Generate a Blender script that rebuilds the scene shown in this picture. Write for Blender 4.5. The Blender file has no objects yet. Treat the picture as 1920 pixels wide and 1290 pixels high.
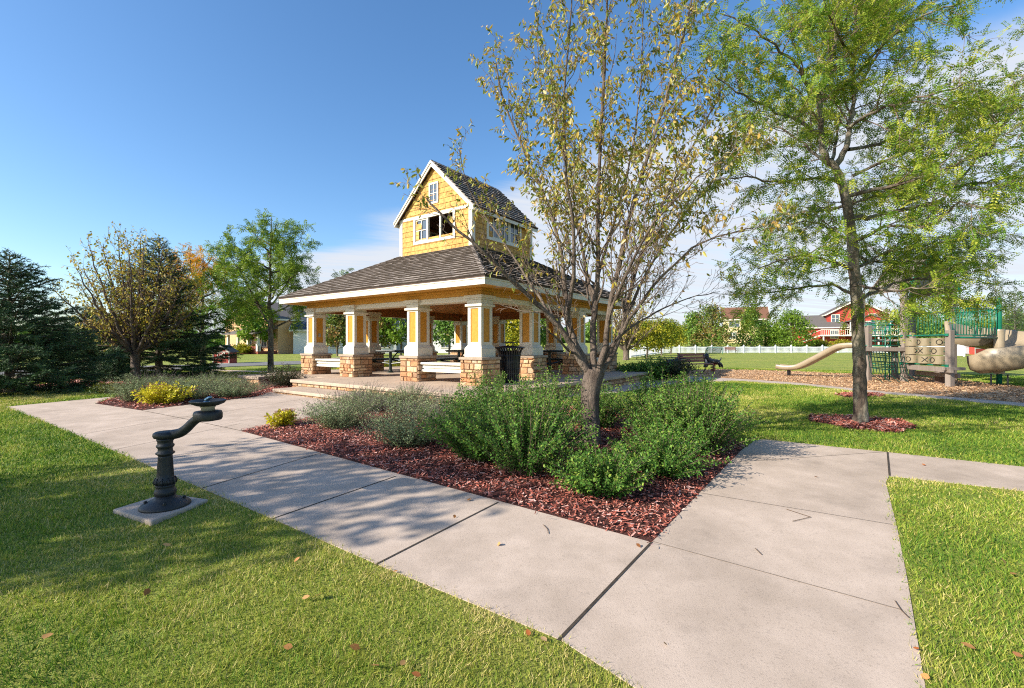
import bpy, math
import numpy as np
from mathutils import Vector
R = math.radians
C = bpy.context.scene.collection
sc = bpy.context.scene

# ------------------------------------------------------------------ camera, sky, sun, exposure
EYE = 1.56
FOC = 866.0
cam_d = bpy.data.cameras.new("camera"); cam = bpy.data.objects.new("camera", cam_d); C.objects.link(cam)
cam.location = (0, 0, EYE); cam.rotation_euler = (R(90), 0, 0)
cam_d.sensor_width = 36; cam_d.lens = 36 * FOC / 1920
cam_d.clip_start = 0.05; cam_d.clip_end = 3000
sc.camera = cam
sc.view_settings.view_transform = 'Standard'; sc.view_settings.look = 'None'
sc.cycles.use_denoising = False; sc.cycles.filter_width = 1.1
sc.view_settings.exposure = 1.0; sc.view_settings.gamma = 1
SUN_AZ, SUN_EL = 244.0, 29.0          # degrees clockwise from +Y, above the horizon
SUN = Vector((math.sin(R(SUN_AZ)) * math.cos(R(SUN_EL)), math.cos(R(SUN_AZ)) * math.cos(R(SUN_EL)), math.sin(R(SUN_EL))))
sl = bpy.data.lights.new("sun", 'SUN'); sl.energy = 4.4; sl.angle = R(0.5); sl.color = (1.0, 0.93, 0.82)
so = bpy.data.objects.new("sun", sl); C.objects.link(so)
so.rotation_euler = SUN.to_track_quat('Z', 'Y').to_euler(); so.location = (-20, -10, 30)

W = bpy.data.worlds.new("World"); sc.world = W; W.use_nodes = True
def world():
    nt = W.node_tree; N = nt.nodes; L = nt.links; N.clear()
    out = N.new('ShaderNodeOutputWorld')
    sky = N.new('ShaderNodeTexSky'); sky.sky_type = 'NISHITA'; sky.sun_disc = False
    sky.sun_elevation = R(SUN_EL); sky.sun_rotation = R(SUN_AZ); sky.ozone_density = 3.2; sky.air_density = 1.0; sky.dust_density = 0.8
    b1 = N.new('ShaderNodeBackground'); b1.inputs[1].default_value = 0.118
    hs = N.new('ShaderNodeHueSaturation'); hs.inputs['Saturation'].default_value = 1.16; L.new(sky.outputs[0], hs.inputs['Color']); L.new(hs.outputs[0], b1.inputs[0])
    # a bank of thin high cloud: streaks on a plane far overhead, bounded by a great circle
    tc = N.new('ShaderNodeTexCoord'); sx = N.new('ShaderNodeSeparateXYZ'); L.new(tc.outputs['Generated'], sx.inputs[0])
    def m(op, a, b=None, c=None):
        n = N.new('ShaderNodeMath'); n.operation = op
        for i, v in enumerate((a, b, c)):
            if v is None: continue
            if isinstance(v, (int, float)): n.inputs[i].default_value = v
            else: L.new(v, n.inputs[i])
        return n.outputs[0]
    X, Y, Z = sx.outputs
    zz = m('MAXIMUM', m('ADD', Z, 0.06), 0.02)
    px_, py_ = m('DIVIDE', X, zz), m('DIVIDE', Y, zz)
    def noise(ax, ay, scale, det, rough, dist=0.0, off=0.0):
        cb = N.new('ShaderNodeCombineXYZ'); L.new(m('MULTIPLY', m('ADD', px_, m('MULTIPLY', py_, 0.35)), ax), cb.inputs[0]); L.new(m('MULTIPLY', m('SUBTRACT', py_, m('MULTIPLY', px_, 0.35)), ay), cb.inputs[1]); cb.inputs[2].default_value = off
        n = N.new('ShaderNodeTexNoise'); L.new(cb.outputs[0], n.inputs['Vector']); n.inputs['Scale'].default_value = scale
        n.inputs['Detail'].default_value = det; n.inputs['Roughness'].default_value = rough; n.inputs['Distortion'].default_value = dist
        return n.outputs[0]
    d = m('SUBTRACT', m('ADD', m('MULTIPLY', Y, 0.34), m('MULTIPLY', X, 0.33)), Z)
    n1 = noise(0.5, 1.6, 0.9, 6, 0.6, 0.6); n2 = noise(0.35, 2.2, 2.2, 6, 0.62, 0.8, 4.0)
    edge = m('ADD', d, m('MULTIPLY', m('SUBTRACT', n1, 0.5), 0.16))
    mr = N.new('ShaderNodeMapRange'); mr.interpolation_type = 'SMOOTHSTEP'; L.new(edge, mr.inputs[0])
    mr.inputs[1].default_value = -0.035; mr.inputs[2].default_value = 0.035
    st = N.new('ShaderNodeMapRange'); st.interpolation_type = 'SMOOTHSTEP'; L.new(n2, st.inputs[0]); st.inputs[1].default_value = 0.2; st.inputs[2].default_value = 0.62; st.inputs[3].default_value = 0.6; st.inputs[4].default_value = 1.0
    # the bank thins out to the right of the picture near the horizon and behind the camera
    fr = N.new('ShaderNodeMapRange'); L.new(Y, fr.inputs[0]); fr.inputs[1].default_value = -0.2; fr.inputs[2].default_value = 0.4
    mask = m('MULTIPLY', m('MULTIPLY', m('MULTIPLY', mr.outputs[0], st.outputs[0]), fr.outputs[0]), 0.95)
    b2 = N.new('ShaderNodeBackground'); b2.inputs[0].default_value = (0.68, 0.71, 0.77, 1); b2.inputs[1].default_value = 0.6
    mix = N.new('ShaderNodeMixShader'); L.new(mask, mix.inputs[0]); L.new(b1.outputs[0], mix.inputs[1]); L.new(b2.outputs[0], mix.inputs[2])
    L.new(mix.outputs[0], out.inputs[0])
world()

# ------------------------------------------------------------------ helpers
rng = np.random.default_rng(7)
def S(h):
    h = h.lstrip('#'); v = [int(h[i:i + 2], 16) / 255 for i in (0, 2, 4)]
    return tuple(c / 12.92 if c <= .04045 else ((c + .055) / 1.055) ** 2.4 for c in v) + (1,)

def smooth(a, b, x):
    t = np.clip((np.asarray(x, float) - a) / (b - a), 0, 1); return t * t * (3 - 2 * t)
def ground(x, y):
    """terrain height (world z): low by the camera, rising towards the pavilion, level beyond, banked up behind the far fence"""
    x = np.asarray(x, float); y = np.asarray(y, float); yy = np.maximum(y, -4)
    z = EYE - 1.56 + 0.28 * (1 - np.exp(-yy / 6.0))
    z = z + 0.075 * np.exp(-((x + 5) ** 2 / 40 + (y - 11) ** 2 / 26))
    z = z + 1.5 * smooth(69, 92, y) * smooth(-5, 15, x)
    return z
def gp(u, v):
    """the ground point seen at picture position (u, v) of the 1920-wide photograph"""
    k = (v - 645) / FOC; s = (u - 960) / FOC; a, b = 0.3, 400.0
    for _ in range(60):
        c = (a + b) / 2
        if EYE - k * c > ground(s * c, c): a = c
        else: b = c
    return np.array([s * a, a])
def at(u, v, Y): return np.array([(u - 960) / FOC * Y, Y, EYE - (v - 645) / FOC * Y])
def gz(x, y): return float(ground(x, y))

def finish(me, name, mats, parent, rnd=None, smooth_=False, loc=None, bevel=0):
    if rnd is not None and len(me.polygons) == len(rnd):
        me.attributes.new('rnd', 'FLOAT', 'FACE').data.foreach_set('value', np.asarray(rnd, np.float32))
    for mt in (mats if isinstance(mats, (list, tuple)) else [mats]): me.materials.append(mt)
    if smooth_: me.polygons.foreach_set('use_smooth', np.ones(len(me.polygons), bool))
    o = bpy.data.objects.new(name, me); C.objects.link(o)
    if parent is not None: o.parent = parent
    if loc is not None: o.location = loc
    if bevel:
        b = o.modifiers.new('bevel', 'BEVEL'); b.width = bevel; b.segments = 2; b.limit_method = 'ANGLE'; b.angle_limit = R(50)
    return o
def mesh_np(name, V, faces, mats, parent=None, rnd=None, midx=None, smooth_=False, loc=None):
    me = bpy.data.meshes.new(name); V = np.asarray(V, np.float32)
    faces = [np.asarray(f, np.int32) for f in faces if len(f)]
    li = np.concatenate([f.ravel() for f in faces]); tot = np.concatenate([np.full(len(f), f.shape[1], np.int32) for f in faces])
    me.vertices.add(len(V)); me.vertices.foreach_set('co', V.ravel())
    me.loops.add(len(li)); me.loops.foreach_set('vertex_index', li)
    me.polygons.add(len(tot)); me.polygons.foreach_set('loop_start', np.concatenate([[0], np.cumsum(tot)[:-1]]).astype(np.int32))
    if midx is not None: me.polygons.foreach_set('material_index', np.asarray(midx, np.int32))
    me.update(calc_edges=True)
    return finish(me, name, mats, parent, rnd, smooth_, loc)

class MB:
    """collects shapes into one mesh; every shape carries one random number for its faces"""
    def __init__(self): self.v = []; self.f = []; self.m = []; self.r = []
    def add(self, V, F, m=0, r=None):
        o = len(self.v); self.v += [tuple(map(float, p)) for p in V]; r = rng.random() if r is None else r
        for q in F: self.f.append(tuple(i + o for i in q)); self.m.append(m); self.r.append(r)
    def box(self, lo, hi, m=0, r=None, taper=0, rot=0, about=None):
        x0, y0, z0 = lo; x1, y1, z1 = hi; t = taper
        V = [(x0, y0, z0), (x1, y0, z0), (x1, y1, z0), (x0, y1, z0), (x0 + t, y0 + t, z1), (x1 - t, y0 + t, z1), (x1 - t, y1 - t, z1), (x0 + t, y1 - t, z1)]
        if rot:
            cx, cy = about if about else ((x0 + x1) / 2, (y0 + y1) / 2); c, s = math.cos(rot), math.sin(rot)
            V = [(cx + (x - cx) * c - (y - cy) * s, cy + (x - cx) * s + (y - cy) * c, z) for x, y, z in V]
        self.add(V, [(3, 2, 1, 0), (4, 5, 6, 7), (0, 1, 5, 4), (1, 2, 6, 5), (2, 3, 7, 6), (3, 0, 4, 7)], m, r)
    def hexa(self, V, m=0, r=None):
        self.add(V, [(3, 2, 1, 0), (4, 5, 6, 7), (0, 1, 5, 4), (1, 2, 6, 5), (2, 3, 7, 6), (3, 0, 4, 7)], m, r)
    def bar(self, a, b, w, h, m=0, r=None, up=(0, 0, 1)):
        a = Vector(a); b = Vector(b); d = (b - a).normalized(); s = d.cross(Vector(up))
        if s.length < 1e-4: s = Vector((1, 0, 0))
        s.normalize(); n = s.cross(d); s *= w / 2; n *= h / 2
        self.hexa([a - s - n, a + s - n, b + s - n, b - s - n, a - s + n, a + s + n, b + s + n, b - s + n], m, r)
    def tube(self, P, rad, n=8, m=0, r=None, caps=True, closed=False):
        P = [Vector(p) for p in P]; k = len(P); rad = [rad] * k if np.isscalar(rad) else rad; V = []; ref = None
        for i, p in enumerate(P):
            t = (P[(i + 1) % k] - P[i - 1]) if closed else (P[min(i + 1, k - 1)] - P[max(i - 1, 0)])
            t.normalize()
            if ref is None: ref = t.orthogonal().normalized()
            ref = (ref - t * ref.dot(t)).normalized(); bi = t.cross(ref)
            for j in range(n):
                a = 2 * math.pi * j / n; V.append(p + (ref * math.cos(a) + bi * math.sin(a)) * rad[i])
        F = [(i * n + j, i * n + (j + 1) % n, ((i + 1) % k) * n + (j + 1) % n, ((i + 1) % k) * n + j) for i in range(k if closed else k - 1) for j in range(n)]
        if caps and not closed: F += [tuple(range(n))[::-1], tuple((k - 1) * n + j for j in range(n))]
        self.add(V, F, m, r)
    def lathe(self, prof, n=24, c=(0, 0), m=0, r=None, flute=None):
        V = []; k = len(prof)
        for i, (rr, z) in enumerate(prof):
            for j in range(n):
                a = 2 * math.pi * j / n; q = rr
                if flute and flute[0] <= z <= flute[1] and j % 2: q *= 0.9
                V.append((c[0] + q * math.cos(a), c[1] + q * math.sin(a), z))
        F = [(i * n + j, i * n + (j + 1) % n, (i + 1) * n + (j + 1) % n, (i + 1) * n + j) for i in range(k - 1) for j in range(n)]
        F += [tuple(range(n))[::-1], tuple((k - 1) * n + j for j in range(n))]
        self.add(V, F, m, r)
    def prism(self, poly, z0, z1, m=0, r=None):
        n = len(poly); self.add([(x, y, z0) for x, y in poly] + [(x, y, z1) for x, y in poly],
            [tuple(range(n))[::-1], tuple(range(n, 2 * n))] + [(i, (i + 1) % n, n + (i + 1) % n, n + i) for i in range(n)], m, r)
    def extrude(self, poly3, d, m=0, r=None):
        n = len(poly3); d = Vector(d); P = [Vector(p) for p in poly3]
        self.add(P + [p + d for p in P], [tuple(range(n))[::-1], tuple(range(n, 2 * n))] + [(i, (i + 1) % n, n + (i + 1) % n, n + i) for i in range(n)], m, r)
    def quad(self, a, b, c, d, m=0, r=None): self.add([a, b, c, d], [(0, 1, 2, 3)], m, r)
    def build(self, name, mats, parent=None, smooth_=False, bevel=0, loc=None):
        me = bpy.data.meshes.new(name); me.from_pydata(self.v, [], self.f); me.update()
        me.polygons.foreach_set('material_index', self.m)
        return finish(me, name, mats, parent, self.r, smooth_, loc, bevel)

def tag(o, label=None, cat=None, group=None, kind=None):
    if label: o['label'] = label
    if cat: o['category'] = cat
    if group: o['group'] = group
    if kind: o['kind'] = kind
    return o
def thing(name, label, cat, loc=(0, 0, 0), rotz=0, group=None):
    o = bpy.data.objects.new(name, None); C.objects.link(o); o.empty_display_size = 0.2
    o.location = loc; o.rotation_euler = (0, 0, rotz); return tag(o, label, cat, group)
def kids(o): return [c for c in bpy.data.objects if c.parent == o]
def copy_tree(o, parent=None):
    c = o.copy(); C.objects.link(c)
    if parent is not None: c.parent = parent
    for ch in kids(o): copy_tree(ch, c)
    return c

# ------------------------------------------------------------------ materials
def M(name, c1, c2=None, scale=8, detail=5, rough=.7, bump=0, bscale=60, attr=0.0, metal=0, spec=.3, stretch=(1, 1, 1), lo=.3, hi=.7, bdist=.01, c3=None, s3=1.0, f3=.5):
    mt = bpy.data.materials.new(name); mt.use_nodes = True; nt = mt.node_tree; N = nt.nodes; L = nt.links
    b = N['Principled BSDF']; b.inputs['Roughness'].default_value = rough; b.inputs['Metallic'].default_value = metal; b.inputs['Specular IOR Level'].default_value = spec
    tc = N.new('ShaderNodeTexCoord'); mp = N.new('ShaderNodeMapping'); mp.inputs['Scale'].default_value = stretch; L.new(tc.outputs['Object'], mp.inputs[0])
    def noise(s, d=detail):
        n = N.new('ShaderNodeTexNoise'); n.inputs['Scale'].default_value = s; n.inputs['Detail'].default_value = d; n.inputs['Roughness'].default_value = .62; L.new(mp.outputs[0], n.inputs['Vector']); return n.outputs[0]
    if c2 is None: b.inputs['Base Color'].default_value = c1
    else:
        r = N.new('ShaderNodeMapRange'); L.new(noise(scale), r.inputs[0]); r.inputs[1].default_value = lo; r.inputs[2].default_value = hi
        f = r.outputs[0]
        if attr:
            a = N.new('ShaderNodeAttribute'); a.attribute_name = 'rnd'
            x = N.new('ShaderNodeMix'); x.inputs[0].default_value = attr; L.new(f, x.inputs[2]); L.new(a.outputs['Fac'], x.inputs[3]); f = x.outputs[0]
        x = N.new('ShaderNodeMix'); x.data_type = 'RGBA'; x.inputs[6].default_value = c1; x.inputs[7].default_value = c2; L.new(f, x.inputs[0]); col = x.outputs[2]
        if c3 is not None:
            r3 = N.new('ShaderNodeMapRange'); L.new(noise(s3, 4), r3.inputs[0]); r3.inputs[1].default_value = .45; r3.inputs[2].default_value = .7; r3.inputs[4].default_value = f3
            y = N.new('ShaderNodeMix'); y.data_type = 'RGBA'; L.new(r3.outputs[0], y.inputs[0]); L.new(col, y.inputs[6]); y.inputs[7].default_value = c3; col = y.outputs[2]
        L.new(col, b.inputs['Base Color'])
    if bump:
        bp = N.new('ShaderNodeBump'); bp.inputs['Strength'].default_value = bump; bp.inputs['Distance'].default_value = bdist; L.new(noise(bscale, 6), bp.inputs['Height']); L.new(bp.outputs[0], b.inputs['Normal'])
    return mt
def ramp_mat(name, cols, rough=.6, trans=0.0, spec=.25, noise_scale=0):
    """colour picked per face from a list; trans lets light through (leaves)"""
    mt = bpy.data.materials.new(name); mt.use_nodes = True; nt = mt.node_tree; N = nt.nodes; L = nt.links
    b = N['Principled BSDF']; b.inputs['Roughness'].default_value = rough; b.inputs['Specular IOR Level'].default_value = spec
    a = N.new('ShaderNodeAttribute'); a.attribute_name = 'rnd'; cr = N.new('ShaderNodeValToRGB'); L.new(a.outputs['Fac'], cr.inputs[0])
    e = cr.color_ramp.elements; n = len(cols)
    while len(e) < n: e.new(.5)
    for i, c in enumerate(cols): e[i].position = i / (n - 1); e[i].color = c
    col = cr.outputs[0]
    if noise_scale:
        tc = N.new('ShaderNodeTexCoord'); no = N.new('ShaderNodeTexNoise'); no.inputs['Scale'].default_value = noise_scale; no.inputs['Detail'].default_value = 6; L.new(tc.outputs['Object'], no.inputs['Vector'])
        r = N.new('ShaderNodeMapRange'); L.new(no.outputs[0], r.inputs[0]); r.inputs[1].default_value = .3; r.inputs[2].default_value = .7; r.inputs[3].default_value = .62; r.inputs[4].default_value = 1.2
        x = N.new('ShaderNodeVectorMath'); x.operation = 'SCALE'; L.new(col, x.inputs[0]); L.new(r.outputs[0], x.inputs['Scale']); col = x.outputs[0]
        bp = N.new('ShaderNodeBump'); bp.inputs['Strength'].default_value = .5; bp.inputs['Distance'].default_value = .008; L.new(no.outputs[0], bp.inputs['Height']); L.new(bp.outputs[0], b.inputs['Normal'])
    L.new(col, b.inputs['Base Color'])
    if trans:
        t = N.new('ShaderNodeBsdfTranslucent'); L.new(col, t.inputs[0]); ms = N.new('ShaderNodeMixShader'); ms.inputs[0].default_value = trans
        L.new(b.outputs[0], ms.inputs[1]); L.new(t.outputs[0], ms.inputs[2]); L.new(ms.outputs[0], N['Material Output'].inputs[0])
    return mt

CONC = M('concrete', S('#ae9c8b'), S('#c3b09f'), scale=3.5, detail=10, rough=.9, bump=.5, bscale=160, bdist=.004, c3=S('#938373'), s3=1.1, f3=.55)
def speckle(mt, s1, lo, amt):
    nt = mt.node_tree; N = nt.nodes; L = nt.links; b = N['Principled BSDF']; src = b.inputs['Base Color'].links[0].from_socket; tc = N.new('ShaderNodeTexCoord')
    n = N.new('ShaderNodeTexNoise'); n.inputs['Scale'].default_value = s1; n.inputs['Detail'].default_value = 3; L.new(tc.outputs['Object'], n.inputs['Vector'])
    r = N.new('ShaderNodeMapRange'); L.new(n.outputs[0], r.inputs[0]); r.inputs[1].default_value = lo; r.inputs[2].default_value = lo + .12; r.inputs[3].default_value = 1; r.inputs[4].default_value = 1 - amt
    x = N.new('ShaderNodeVectorMath'); x.operation = 'SCALE'; L.new(src, x.inputs[0]); L.new(r.outputs[0], x.inputs['Scale']); L.new(x.outputs[0], b.inputs['Base Color'])
speckle(CONC, 95, .56, .22); speckle(CONC, 14, .62, .12); speckle(CONC, 2.3, .6, .14)
CONC2 = M('concrete_platform', S('#a5927e'), S('#bda893'), scale=2.5, detail=9, rough=.88, bump=.4, bscale=120, bdist=.004, c3=S('#927f6c'), s3=1.3, f3=.4)
JOINT = M('joint_dark', S('#4d4338'), S('#2e2924'), scale=30, rough=.95)
JOINTL = M('joint_thin', S('#8a7d70'), S('#75695e'), scale=30, rough=.95)
SOIL = M('mulch_soil', S('#5e352c'), S('#3c2520'), scale=25, rough=.95, bump=1, bscale=40, bdist=.03)
CHIP = ramp_mat('red_mulch', [S('#743c32'), S('#985042'), S('#b26654'), S('#a65e4c'), S('#c48674'), S('#d4aea2')], rough=.85)
TANCHIP = ramp_mat('tan_wood_chips', [S('#8a6748'), S('#b08a64'), S('#c8a47e'), S('#bb926a'), S('#d8ba96')], rough=.9)
PLAYG = M('wood_chip_ground', S('#b08c68'), S('#cbab86'), scale=60, detail=8, rough=.95, bump=1, bscale=70, bdist=.03, c3=S('#957252'), s3=3, f3=.5)
WHITE = M('white_trim_paint', S('#d6cfbf'), S('#c8c0af'), scale=3, rough=.5, bump=.1, bscale=50, bdist=.003)
GOLD = M('gold_paint', S('#bd8a38'), S('#c89440'), scale=5, rough=.6, bump=.25, bscale=60, bdist=.004)
GOLDP = M('gold_panel', S('#b57a22'), S('#c88d33'), scale=14, rough=.6, bump=.4, bscale=110, bdist=.004)
GOLDS = ramp_mat('gold_shingles', [S('#bd8d48'), S('#c1924c'), S('#c69850'), S('#c99c56')], rough=.7, noise_scale=14)
SHAKE_SHADOW = M('shake_end_grain_shadow', S('#3a322b'), S('#463d35'), scale=20, rough=.95)  # end grain of the butts, darkened to paint a shadow line under each course
GOLD_SHADOW = M('gold_shingle_edge_shadow', S('#6e4d20'), S('#7c5826'), scale=20, rough=.9)  # darker gold on the butts paints the shadow between wall shingle courses
SHAKE = ramp_mat('roof_shakes', [S('#7a6e64'), S('#8d8075'), S('#9a8d81'), S('#85796e'), S('#ada195')], rough=.85, noise_scale=12)
STONE = ramp_mat('ledge_stone', [S('#94745a'), S('#be9a72'), S('#b47c54'), S('#d0b48e'), S('#a0724f'), S('#c89e74'), S('#b89e84')], rough=.85, noise_scale=22)
MORTAR = M('mortar', S('#7a6450'), S('#665241'), scale=30, rough=.95, bump=.5)
CAPST = M('cap_stone', S('#94826f'), S('#a79684'), scale=12, detail=8, rough=.9, bump=.8, bscale=40, bdist=.008)
def planks(name, c1, c2, axis=0, w=9.0):
    mt = M(name, c1, c2, scale=4, detail=6, rough=.55, stretch=(1, 1, 1)); nt = mt.node_tree; N = nt.nodes; L = nt.links
    wv = N.new('ShaderNodeTexWave'); wv.bands_direction = 'XYZ'[axis]; wv.inputs['Scale'].default_value = w; wv.wave_profile = 'SAW'; tc = N.new('ShaderNodeTexCoord'); L.new(tc.outputs['Object'], wv.inputs[0])
    cr = N.new('ShaderNodeMapRange'); L.new(wv.outputs['Fac'], cr.inputs[0]); cr.inputs[1].default_value = 0; cr.inputs[2].default_value = .12
    bp = N.new('ShaderNodeBump'); bp.inputs['Strength'].default_value = .8; bp.inputs['Distance'].default_value = .01; L.new(cr.outputs[0], bp.inputs['Height']); L.new(bp.outputs[0], N['Principled BSDF'].inputs['Normal'])
    return mt
CEIL = planks('cedar_ceiling', S('#c07c3a'), S('#d69048'), 2, 7)
BEAMW = planks('stained_beam', S('#86502c'), S('#9a6034'), 2, 12)
GLASS = M('window_glass', S('#46525e'), rough=.05, spec=.9)
DARK = M('dark_interior', S('#6a452a'), S('#7c5434'), scale=5, rough=.8)
BLACKM = M('black_metal', S('#1b1c1f'), S('#26282b'), scale=20, rough=.38, spec=.5)
IRON = M('dark_cast_iron', S('#1c1d1f'), S('#2c2d2e'), scale=18, detail=8, rough=.5, spec=.4, bump=.5, bscale=90, bdist=.004, c3=S('#4a463e'), s3=7, f3=.45)
IRONLT = M('pale_fitting', S('#8f8572'), S('#a39a86'), scale=10, rough=.5, spec=.4)
CHROME = M('blue_steel', S('#5e7c8c'), S('#8fa3ad'), scale=10, rough=.2, metal=.8)
TABLEM = M('green_black_metal', S('#151f1b'), S('#1e2b25'), scale=20, rough=.4, spec=.5)
GREEN = M('green_paint', S('#0d5f49'), S('#127056'), scale=10, rough=.32, spec=.5)
GREENR = M('green_rope', S('#0c2a22'), S('#143c30'), scale=80, rough=.8)
TAN = M('tan_plastic', S('#8c7c64'), S('#998a72'), scale=3, rough=.38, spec=.5, bump=.05)
TAN2 = M('tan_barrel', S('#7c7058'), S('#8c7f66'), scale=6, rough=.45, spec=.4)
MARK = M('black_marking', S('#201e1c'), rough=.6)
WOODG = M('weathered_timber', S('#73675d'), S('#8d8177'), scale=6, detail=8, rough=.85, stretch=(1, 1, .12), bump=.6, bscale=30, bdist=.01)
WOODD = M('dark_timber', S('#4a3a33'), S('#5d4a40'), scale=6, detail=8, rough=.85, bump=.5, bscale=30)
WOODB = M('bench_slats', S('#84594a'), S('#9a6e5c'), scale=8, rough=.7, stretch=(.2, 1, 1))
FENCE = M('white_vinyl', S('#dadcde'), S('#e2e4e6'), scale=3, rough=.45)
ASPH = M('asphalt', S('#6f6c69'), S('#7c7975'), scale=30, rough=.9, bump=.3, bscale=200, bdist=.004)
BARK = M('grey_bark', S('#4c4038'), S('#7c6d60'), scale=9, detail=10, rough=.9, stretch=(1, 1, .3), bump=1, bscale=34, bdist=.06, lo=.35, hi=.65, c3=S('#8c7f6f'), s3=4, f3=.5)
BARKD = M('dark_bark', S('#3a3029'), S('#6e6052'), scale=8, detail=10, rough=.92, stretch=(1, 1, .3), bump=1, bscale=22, bdist=.04, c3=S('#a39c86'), s3=5, f3=.75)
TWIG = M('twig_bark', S('#5e4c41'), S('#85715f'), scale=12, rough=.8)
LAWN = M('lawn_ground', S('#6f8230'), S('#96993e'), scale=1.1, detail=12, rough=.95, bump=1, bscale=45, bdist=.04, c3=S('#a39a50'), s3=.35, f3=.45)
GRASS = ramp_mat('grass_blades', [S('#3c5f1c'), S('#587c26'), S('#77932e'), S('#96a23a'), S('#b2ac50'), S('#d2c082')], rough=.6, trans=.32)
PEARL = ramp_mat('pear_leaves', [S('#5f7024'), S('#7e8c2c'), S('#9a9a3a'), S('#b4a646'), S('#ba9436'), S('#ccc08a')], rough=.42, trans=.42, spec=.5)
PEARL2 = ramp_mat('autumn_leaves', [S('#7a8430'), S('#989638'), S('#b2a640'), S('#bea63c'), S('#a28240'), S('#c6bc6c')], rough=.48, trans=.4, spec=.3)
LOCL = ramp_mat('locust_leaflets', [S('#507424'), S('#6c8c2a'), S('#869c32'), S('#a2ae3c'), S('#bcba4a')], rough=.5, trans=.42)
LOCL2 = ramp_mat('locust_leaflets_far', [S('#4c6c22'), S('#688628'), S('#829a32'), S('#9aaa3e')], rough=.5, trans=.4)
ORNG = ramp_mat('orange_leaves', [S('#4a7824'), S('#64902a'), S('#7ca030'), S('#c0a028'), S('#e09a20'), S('#dca030')], rough=.5, trans=.4)
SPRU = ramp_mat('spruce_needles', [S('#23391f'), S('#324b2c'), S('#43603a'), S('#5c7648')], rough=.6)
MAPL = ramp_mat('maple_leaves', [S('#4a6a28'), S('#628434'), S('#78943c'), S('#90a048'), S('#9a844c')], rough=.55, trans=.3)
YELT = ramp_mat('yellow_green_leaves', [S('#5c7220'), S('#828a20'), S('#a39a24'), S('#b0a030')], rough=.55, trans=.35)
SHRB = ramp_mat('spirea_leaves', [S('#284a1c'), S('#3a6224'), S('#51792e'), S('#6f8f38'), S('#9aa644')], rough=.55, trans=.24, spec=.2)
CATM = ramp_mat('catmint_leaves', [S('#4a5c3a'), S('#66784e'), S('#7e8e60'), S('#98a476'), S('#827c62')], rough=.7, trans=.2)
CATS = ramp_mat('catmint_spikes', [S('#51443f'), S('#6a5c58'), S('#7b6e72'), S('#847868')], rough=.8)
SEDL = ramp_mat('sedum_leaves', [S('#a4aa24'), S('#c8c02c'), S('#dcd040'), S('#b4b42c')], rough=.45, trans=.3)
SEDF = ramp_mat('sedum_flowers', [S('#6e4638'), S('#8a5a48'), S('#a3705c')], rough=.8)
DARKB = ramp_mat('dark_shrub_leaves', [S('#22341a'), S('#38482a'), S('#4f5230'), S('#5c4634')], rough=.45, trans=.2)
DRYL = ramp_mat('dry_leaves', [S('#7a4a28'), S('#a5713f'), S('#c39a63'), S('#b5622c'), S('#d0b486')], rough=.7, trans=.2)
# ------------------------------------------------------------------ ground, paths, beds
import bmesh
def sheet(name, poly, off, mats, step=.5, skirt=.12, parent=None, jitter=0):
    bm = bmesh.new(); bm.faces.new([bm.verts.new((x, y, 0)) for x, y in poly]); bm.normal_update()
    if bm.faces[:][0].normal.z < 0: bmesh.ops.reverse_faces(bm, faces=bm.faces[:])
    P = np.array(poly)
    for ax in (0, 1):
        for k in np.arange(math.ceil(P[:, ax].min() / step) * step, P[:, ax].max(), step):
            co = [0, 0, 0]; co[ax] = k; no = [0, 0, 0]; no[ax] = 1
            bmesh.ops.bisect_plane(bm, geom=bm.verts[:] + bm.edges[:] + bm.faces[:], plane_co=co, plane_no=no, dist=1e-5)
    for v in bm.verts: v.co.z = gz(v.co.x, v.co.y) + off
    if skirt:
        e = [x for x in bm.edges if x.is_boundary]; r = bmesh.ops.extrude_edge_only(bm, edges=e)
        for v in r['geom']:
            if isinstance(v, bmesh.types.BMVert): v.co.z -= skirt
    me = bpy.data.meshes.new(name); bm.to_mesh(me); bm.free()
    return finish(me, name, mats, parent)
def G(*uv): return [gp(u, v) for u, v in uv]
def inpoly(P, poly):
    poly = np.asarray(poly); x, y = P[:, 0], P[:, 1]; r = np.zeros(len(P), bool); j = len(poly) - 1
    for i in range(len(poly)):
        xi, yi = poly[i]; xj, yj = poly[j]
        c = ((yi > y) != (yj > y)) & (x < (xj - xi) * (y - yi) / (yj - yi + 1e-12) + xi); r ^= c; j = i
    return r

# pavilion frame: origin at the front column corner, x along the shaded face, y along the sunlit face
PAV = Vector((-.72, 10.8, EYE - .975)); PROT = math.atan2(.8087, .588)
PA = np.array([.588, .8087]); PB = np.array([-.8087, .588])
def pw(x, y): return np.array([PAV.x, PAV.y]) + PA * x + PB * y

# lawn: one sheet to the horizon
xs = np.concatenate([[-1500, -600, -250, -120], np.arange(-70, -14, 4), np.arange(-14, 26, .5), np.arange(26, 110, 4), [120, 250, 600, 1500]])
ys = np.concatenate([[-400, -100, -30, -10], np.arange(-4, 34, .5), np.arange(34, 110, 2), [120, 200, 350, 700, 1600]])
gx, gy = np.meshgrid(xs, ys); V = np.stack([gx.ravel(), gy.ravel(), ground(gx, gy).ravel()], 1); nx = len(xs)
i, j = np.meshgrid(np.arange(len(xs) - 1), np.arange(len(ys) - 1)); q = (j * nx + i).ravel()
tag(mesh_np('lawn', V, [np.stack([q, q + 1, q + nx + 1, q + nx], 1)], LAWN, smooth_=True), kind='structure')

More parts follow.
